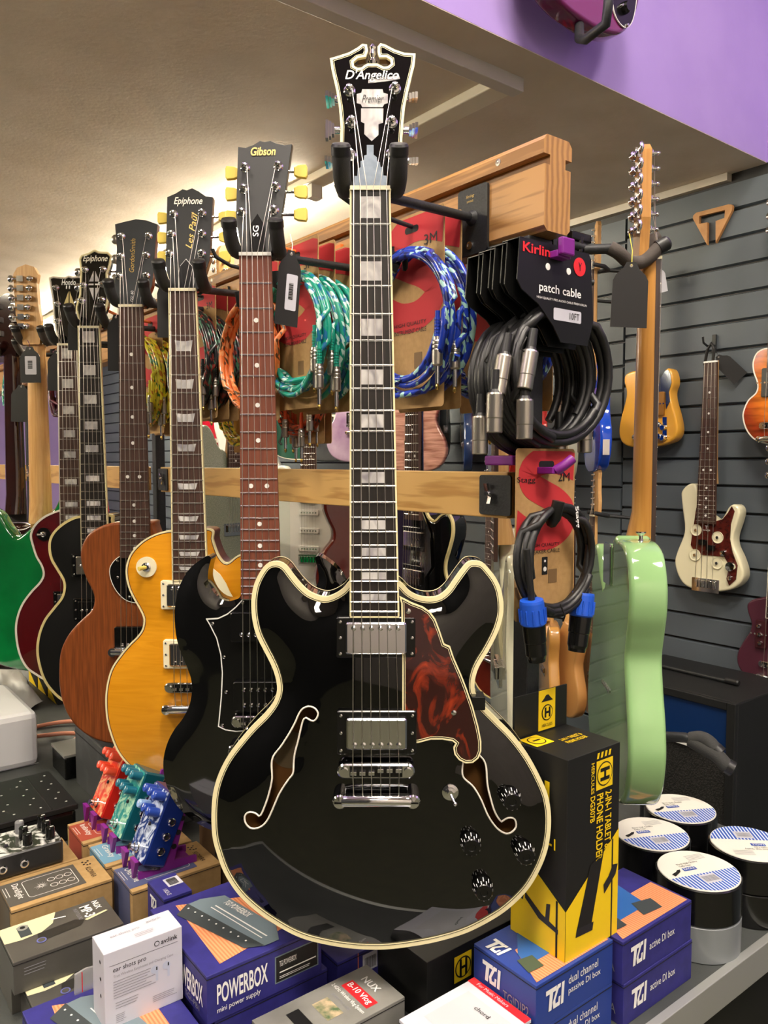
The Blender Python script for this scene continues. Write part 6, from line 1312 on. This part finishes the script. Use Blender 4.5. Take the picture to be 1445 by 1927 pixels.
dibox('indigo active direct box carton, upper of its stack beside the tape', .802, .555, .905, DA, box_blue, ('active DI box',), 'TGIDIA', True, slate_dk)
dibox('indigo active direct box carton, lower of its stack beside the tape', .804, .554, .85, DA, box_blue, ('active DI box',), 'TGIDIA', False, slate_dk)
# tablet holder boxes
HD = (.100, .086, .244)
def h_logo(R, D, f, u, v, s, m, bgm):
    prt(R, D, f, rc(u, u+s, v, v+s*1.15), m, 'logo', .0005); prt(R, D, f, circle(u+s/2, v+s*.575, s*.46, 24), bgm, 'logo', .0008); prt(R, D, f, circle(u+s/2, v+s*.575, s*.40, 24), m, 'logo', .0010)
    for a in (.28, .60): prt(R, D, f, rc(u+s*a, u+s*(a+.13), v+s*.2, v+s*.95), bgm, 'logo', .0013)
    prt(R, D, f, rc(u+s*.3, u+s*.7, v+s*.52, v+s*.64), bgm, 'logo', .0013)
R = carton('holder_box', 'tall black and yellow tablet and phone holder box standing on the blue direct box', .714, .573, .96, HD, herc_black, 0, 'black and yellow holder boxes', seam=False)
prt(R, HD, 'F', [(0, 0), (.100, 0), (.100, .135), (.0, .062)], yellow_pr, 'yellow_print'); prt(R, HD, 'L', [(0, 0), (.086, 0), (.086, .062), (0, .120)], yellow_pr, 'yellow_print')
prt(R, HD, 'F', rc(.086, .0885, 0, .125), ink, 'stand_print', .0008); prt(R, HD, 'F', [(.020, .032), (.048, .030), (.070, .115), (.044, .104)], ink, 'tablet_print', .0008); prt(R, HD, 'F', [(.072, .060), (.094, .078), (.098, .090), (.088, .092), (.080, .080), (.070, .072)], mat('bracket_print', '#262428', .4), 'bracket_print', .0011); prt(R, HD, 'F', [(.018, .024), (.050, .022), (.052, .032), (.020, .034)], MATS['bracket_print'], 'bracket_print', .0009)
prt(R, HD, 'L', rc(.072, .075, 0, .07), ink, 'stand_print', .0008); prt(R, HD, 'L', [(.012, .050), (.020, .048), (.030, .092), (.022, .096)], MATS['bracket_print'], 'bracket_print', .0008); prt(R, HD, 'L', [(.024, .060), (.050, .044), (.076, .036), (.076, .030), (.046, .036), (.024, .052)], MATS['bracket_print'], 'bracket_print', .0010); prt(R, HD, 'L', [(.056, .038), (.058, .060), (.064, .062), (.062, .036)], MATS['bracket_print'], 'bracket_print', .0012)
o = Vector((0, 0, 0))
for s, x, w_, hh in (('2-IN-1 TABLET &', .071, .073, .0125), ('PHONE HOLDER', .0545, .083, .0125), ('DG307B', .042, .032, .009)):
    text(R, s, Vector((x, 0, .189)), (0, 0, -1), (1, 0, 0), w_*1.0, hh, yellow_pr, 0, .02, lift=.0008)
prt(R, HD, 'F', rc(.053, .085, .194, .230), yellow_pr, 'logo', .0005); prt(R, HD, 'F', circle(.069, .212, .0150, 28), herc_black, 'logo', .0008); prt(R, HD, 'F', circle(.069, .212, .0135, 28), yellow_pr, 'logo', .0010)
for a, b_, c_, d_ in ((.060, .078, .2155, .220), (.060, .078, .204, .2085), (.067, .071, .206, .218)): prt(R, HD, 'F', rc(a, b_, c_, d_), herc_black, 'logo', .0013)
text(R, 'HERCULES', Vector((.043, 0, .230)), (0, 0, -1), (1, 0, 0), .038, .006, yellow_pr, 0, .01, lift=.0008)
for i in range(4): prt(R, HD, 'F', [(.053+.0075*i, .233), (.057+.0075*i, .233), (.059+.0075*i, .240), (.055+.0075*i, .240)], yellow_pr, 'stripe', .0006)
prt(R, HD, 'T', rc(.004, .036, .050, .080), yellow_pr, 'logo', .0005); prt(R, HD, 'T', circle(.020, .065, .012, 20), herc_black, 'logo', .0008); prt(R, HD, 'T', circle(.020, .065, .0105, 20), yellow_pr, 'logo', .001); prt(R, HD, 'T', rc(.0135, .0265, .0635, .0665), herc_black, 'logo', .0013)
ptx(R, HD, 'T', '2-IN-1 TABLET &', .044, .044, .040, .007, yellow_pr, 0, .01); ptx(R, HD, 'T', 'PHONE HOLDER', .044, .034, .038, .007, yellow_pr, 0, .01); ptx(R, HD, 'L', 'H', .03, .17, .03, .04, yellow_pr, 0, .03); ptx(R, HD, 'L', '2-IN-1', .03, .13, .04, .014, yellow_pr, 0, .02)
tb = MB().box(0, .100, .0835, .0855, .244, .298, .0005).build('hang_tab', herc_black, R); q = MB()
MB().box(.044, .076, .0829, .0835, .246, .298).build('tab_label', yellow_pr, tb); MB().prism([(.049, .283), (.071, .283), (.066, .287), (.062, .291), (.058, .291), (.054, .287)], .0824, .0829).build('tab_hole', ink, tb)
MB().prism(circle(.060, .268, .0105, 20), .0824, .083).build('tab_logo', herc_black, tb); MB().prism(circle(.060, .268, .0090, 20), .0821, .083).build('tab_logo', yellow_pr, tb); MB().box(.0545, .0575, .0818, .083, .262, .275).build('tab_logo', herc_black, tb); MB().box(.0625, .0655, .0818, .083, .262, .275).build('tab_logo', herc_black, tb); MB().box(.055, .065, .0818, .083, .267, .270).build('tab_logo', herc_black, tb)
text(tb, 'HERCULES', Vector((.050, .0829, .250)), XA, ZA, .020, .004, herc_black, lift=.0006)
HL = (.235, .10, .086)
R = carton('holder_box', 'black and yellow holder box lying flat below the tail of the black semi-hollow guitar', .610, .700, .85, HL, herc_black, 0, 'black and yellow holder boxes', seam=False)
h_logo(R, HL, 'F', .045, .040, .030, yellow_pr, herc_black); ptx(R, HL, 'F', '2-IN-1 TABLET &', .082, .060, .085, .011, yellow_pr, 0, .02); ptx(R, HL, 'F', 'PHONE HOLDER', .082, .046, .080, .011, yellow_pr, 0, .02); ptx(R, HL, 'F', 'DG307B', .082, .036, .03, .007, yellow_pr)
R = carton('holder_box', 'black holder box lying behind the other one under the guitar tail', .640, .81, .85, HL, herc_black, 0, 'black and yellow holder boxes', seam=False)
# gaffer tape
tape_m = mat('black_gaffer_tape', '#0c0c0d', .22, coat=.3); grey_tape = mat('grey_gaffer_tape', '#7d8285', .3, coat=.3)
blue_lab = mat('blue_label_print', '#2f58b8', .45, col2='#dfe4ee', kind='wave', scale=60, stretch=(1, .4, 1), lo=.62, hi=.7)
def tape(label, b, c, z, m, top, rot):
    R = thing('tape_roll', label, 'tape roll', frame(W(b, c, z), E2) @ Matrix.Rotation(rot, 4, 'Z'), 'gaffer tape rolls')
    MB().lathe([(.040, 0), (.057, 0), (.0592, .0015), (.0592, .0505), (.057, .052), (.040, .052), (.040, 0)], (0, 0, 0), (0, 0, 1), 48, cap=False).build('roll', m, R)
    if top:
        d = MB().lathe([(.057, .0522), (.0565, .0535), (.0, .0536)], (0, 0, 0), (0, 0, 1), 48, cap=False).build('label_disc', mat('label_white', '#e4e1d6', .5), R)
        P = [(.0555*math.cos(a), .0555*math.sin(a)) for a in [math.radians(200+160*i/24-10) for i in range(25)]]
        MB().add([(p[0], p[1], .0539) for p in P], [list(range(25))]).build('stripe_print', blue_lab, d)
        MB().add([(x, y, .0543) for x, y in ((-.014, -.036), (.014, -.036), (.014, -.014), (-.014, -.014))], [(0, 1, 2, 3)]).build('barcode_label', white_card, d)
        bb_ = MB(); x = -.011
        while x < .011: bb_.add([(x, -.032, .0546), (x+.0008, -.032, .0546), (x+.0008, -.018, .0546), (x, -.018, .0546)], [(0, 1, 2, 3)]); x += random.choice((.0014, .002))
        bb_.build('barcode', grey_ink, d)
        MB().add([(x, y, .0541) for x, y in ((-.022, .002), (.0, .002), (.0, .010), (-.022, .010))], [(0, 1, 2, 3)]).build('brand_panel', mat('label_blue', '#2a4ea6', .5), d)
        text(d, 'EAGLE', (-.020, .0038, .0541), XA, (0, 1, 0), .018, .005, white_ink); text(d, 'Black High Quality', (-.022, .018, .0538), XA, (0, 1, 0), .036, .005, ink); text(d, 'Gaffa Tape', (-.022, .012, .0538), XA, (0, 1, 0), .02, .005, ink)
        ln = MB(); [ln.add([(.004, .026+.003*i, .0538), (.034, .026+.003*i, .0538), (.034, .0268+.003*i, .0538), (.004, .0268+.003*i, .0538)], [(0, 1, 2, 3)]) for i in range(5)]; ln.build('small_print', grey_ink, d)
        MB().add([(x, y, .0544) for x, y in ((-.044, -.006), (-.030, .002), (-.026, .008), (-.031, .008), (-.036, .004), (-.046, .0))], [list(range(6))]).build('hang_hole', ink, d)
    return R
for i, (b, c, w_, m2, rot) in enumerate(((1.042, .596, 'beside the active direct boxes', grey_tape, -.35), (1.088, .704, 'touching the tall holder box', tape_m, -.45), (1.208, .727, 'below the pale green guitar', tape_m, -.5), (1.180, .592, 'at the right edge of the counter', tape_m, 2.4))):
    tape('%s gaffer tape roll under the labelled one %s' % ('grey' if m2 is grey_tape else 'black', w_), b, c, .85, m2, False, rot)
    tape('black gaffer tape roll, blue and white label, %s' % w_, b, c, .9025, tape_m, True, rot)
R = thing('plastic_packet', 'clear plastic packet lying behind the tall holder box', 'packet', frame(W(1.03, .83, .85), E2))
pk_ = MB().box(0, .10, 0, .10, 0, .075, .01); pk_.build('inner_tray', black_plastic, R); b = MB(); rnd = random.Random(4); n_ = 9
vs = [(.11*i/(n_-1)-.005, .11*j/(n_-1)-.005, .079+rnd.uniform(0, .012)) for i in range(n_) for j in range(n_)]; b.add(vs, [(i*n_+j, (i+1)*n_+j, (i+1)*n_+j+1, i*n_+j+1) for i in range(n_-1) for j in range(n_-1)], True); b.build('film', mat('crinkled_film', '#d9d4c4', .12, col2='#8a6a4a', scale=40, coat=1), R)
# ---- left hand goods
PBD = (.55, .19, .062); R = thing('pedalboard', 'black perforated pedalboard behind the black pedal', 'pedalboard', frame(W(-.13, 1.47, .852), E2))
MB().box(0, .55, 0, .19, 0, .055, .008).build('frame', black_plastic, R); MB().box(-.002, .552, -.003, .193, .055, .066, .002).build('top_panel', mat('perforated_black', '#1c1c1d', .4), R)
hl = MB(); [hl.lathe([(.0022, 0), (.0022, .0003)], (.03+.045*i+(.0 if j % 2 else .012), .02+.025*j, .0662), (0, 0, 1), 8) for i in range(12) for j in range(7)]; tag(hl.build('perforations', mat('hole_glint', '#b8b8b4', .5), R), kind='stuff'); MB().box(.505, .508, 0, .19, .066, .067).build('panel_seam', black_matte, R)
R = thing('white_speaker', 'white plastic speaker with rounded edges at the left edge', 'speaker', frame(W(.13, 1.893, .85), E2)); MB().box(0, .33, 0, .30, 0, .125, .014).build('shell', mat('white_shell', '#e6e6e8', .4), R); MB().lathe([(.007, 0), (.007, .001), (0, .001)], (.232, -.0005, .055), (0, -1, 0), 18).build('socket', ink, R); MB().box(.002, .328, -.0006, .0, .004, .006).build('base_seam', grey_ink, R)
R = thing('grey_slab', 'worn dark grey flat case behind the red pedal', 'case', frame(W(.497, 1.405, .85), E2)); MB().box(0, .16, 0, .335, .0, .128, .003).build('shell', mat('worn_grey_case', '#3f4143', .5, col2='#55585a', scale=25, lo=.5, hi=.8), R); MB().box(-.0006, .1606, -.0006, .336, .112, .114).build('lid_seam', ink, R)
D = (.10, .17, .15); R = carton('carton', 'plain brown carton behind the tilted blue pedal', .535, 1.02, .85, D, mat('brown_carton', '#6d5338', .75), 0); ptx(R, D, 'L', 'Rel', .06, .07, .05, .028, ink, 0, .02)
for i, (b, c) in enumerate(((.62, 2.44), (.62, 2.55), (.62, 2.33))):
    D = (.09, .10, .20); R = carton('holder_box', 'black and yellow holder box far along the counter, %s of three' % ['middle', 'leftmost', 'rightmost'][i], b, c, .85, D, herc_black, 0, 'black and yellow holder boxes', seam=False)
    prt(R, D, 'L', rc(.03, .055, .15, .19), yellow_pr, 'label_print'); prt(R, D, 'L', circle(.0425, .172, .009, 14), herc_black, 'logo', .0008)
    ptx(R, D, 'L', '2-IN-1 TABLET', .015, .115, .06, .014, yellow_pr, 0, .03); ptx(R, D, 'L', 'PHONE HOLDER', .015, .092, .06, .014, yellow_pr, 0, .03); prt(R, D, 'L', [(0, 0), (.09, 0), (0, .04)], yellow_pr, 'yellow_print')
R = thing('loose_cable', 'loose peach braided cable lying behind the white speaker', 'cable', frame(W(.58, 1.95, .85), E2)); pth = spline([(-.06, .0, .006), (.0, .04, .012), (.05, .10, .006), (.02, .18, .01), (-.08, .20, .006), (-.10, .12, .012), (-.02, .08, .014), (.05, .03, .006), (.07, -.06, .008), (.0, -.10, .006)], .01, False); MB().tube(pth, .0055, 8).build('cable', BR['peach'], R); MB().lathe([(.007, 0), (.007, .05), (.004, .055)], (-.05, -.05, .012), (.6, -.7, 0), 12).build('plug', nickel, R)
R = thing('metal_tray', 'black metal tray with a slotted rim beside the white speaker', 'tray', frame(W(.50, 1.76, .85), E2)); MB().box(-.02, .13, 0, .10, 0, .05, .003).build('tray', black_plastic, R); MB().box(-.022, .132, -.002, .102, .05, .056, .001).build('rim', mat('grey_rim', '#8b8b86', .5), R)
R = thing('cloth_bundle', 'crumpled grey plastic sheet behind the white speaker', 'sheet', frame(W(.28, 2.32, .85), E2)); b = MB(); rnd = random.Random(8); n_ = 14
vs = [(.30*i/(n_-1), .28*j/(n_-1), .12*abs(math.sin(math.pi*i/(n_-1))*math.sin(math.pi*j/(n_-1)))**.5+rnd.uniform(0, .025)) for i in range(n_) for j in range(n_)]; b.add(vs, [(i*n_+j, (i+1)*n_+j, (i+1)*n_+j+1, i*n_+j+1) for i in range(n_-1) for j in range(n_-1)], True); b.build('sheet', mat('grey_sheet', '#9a9a98', .3), R)
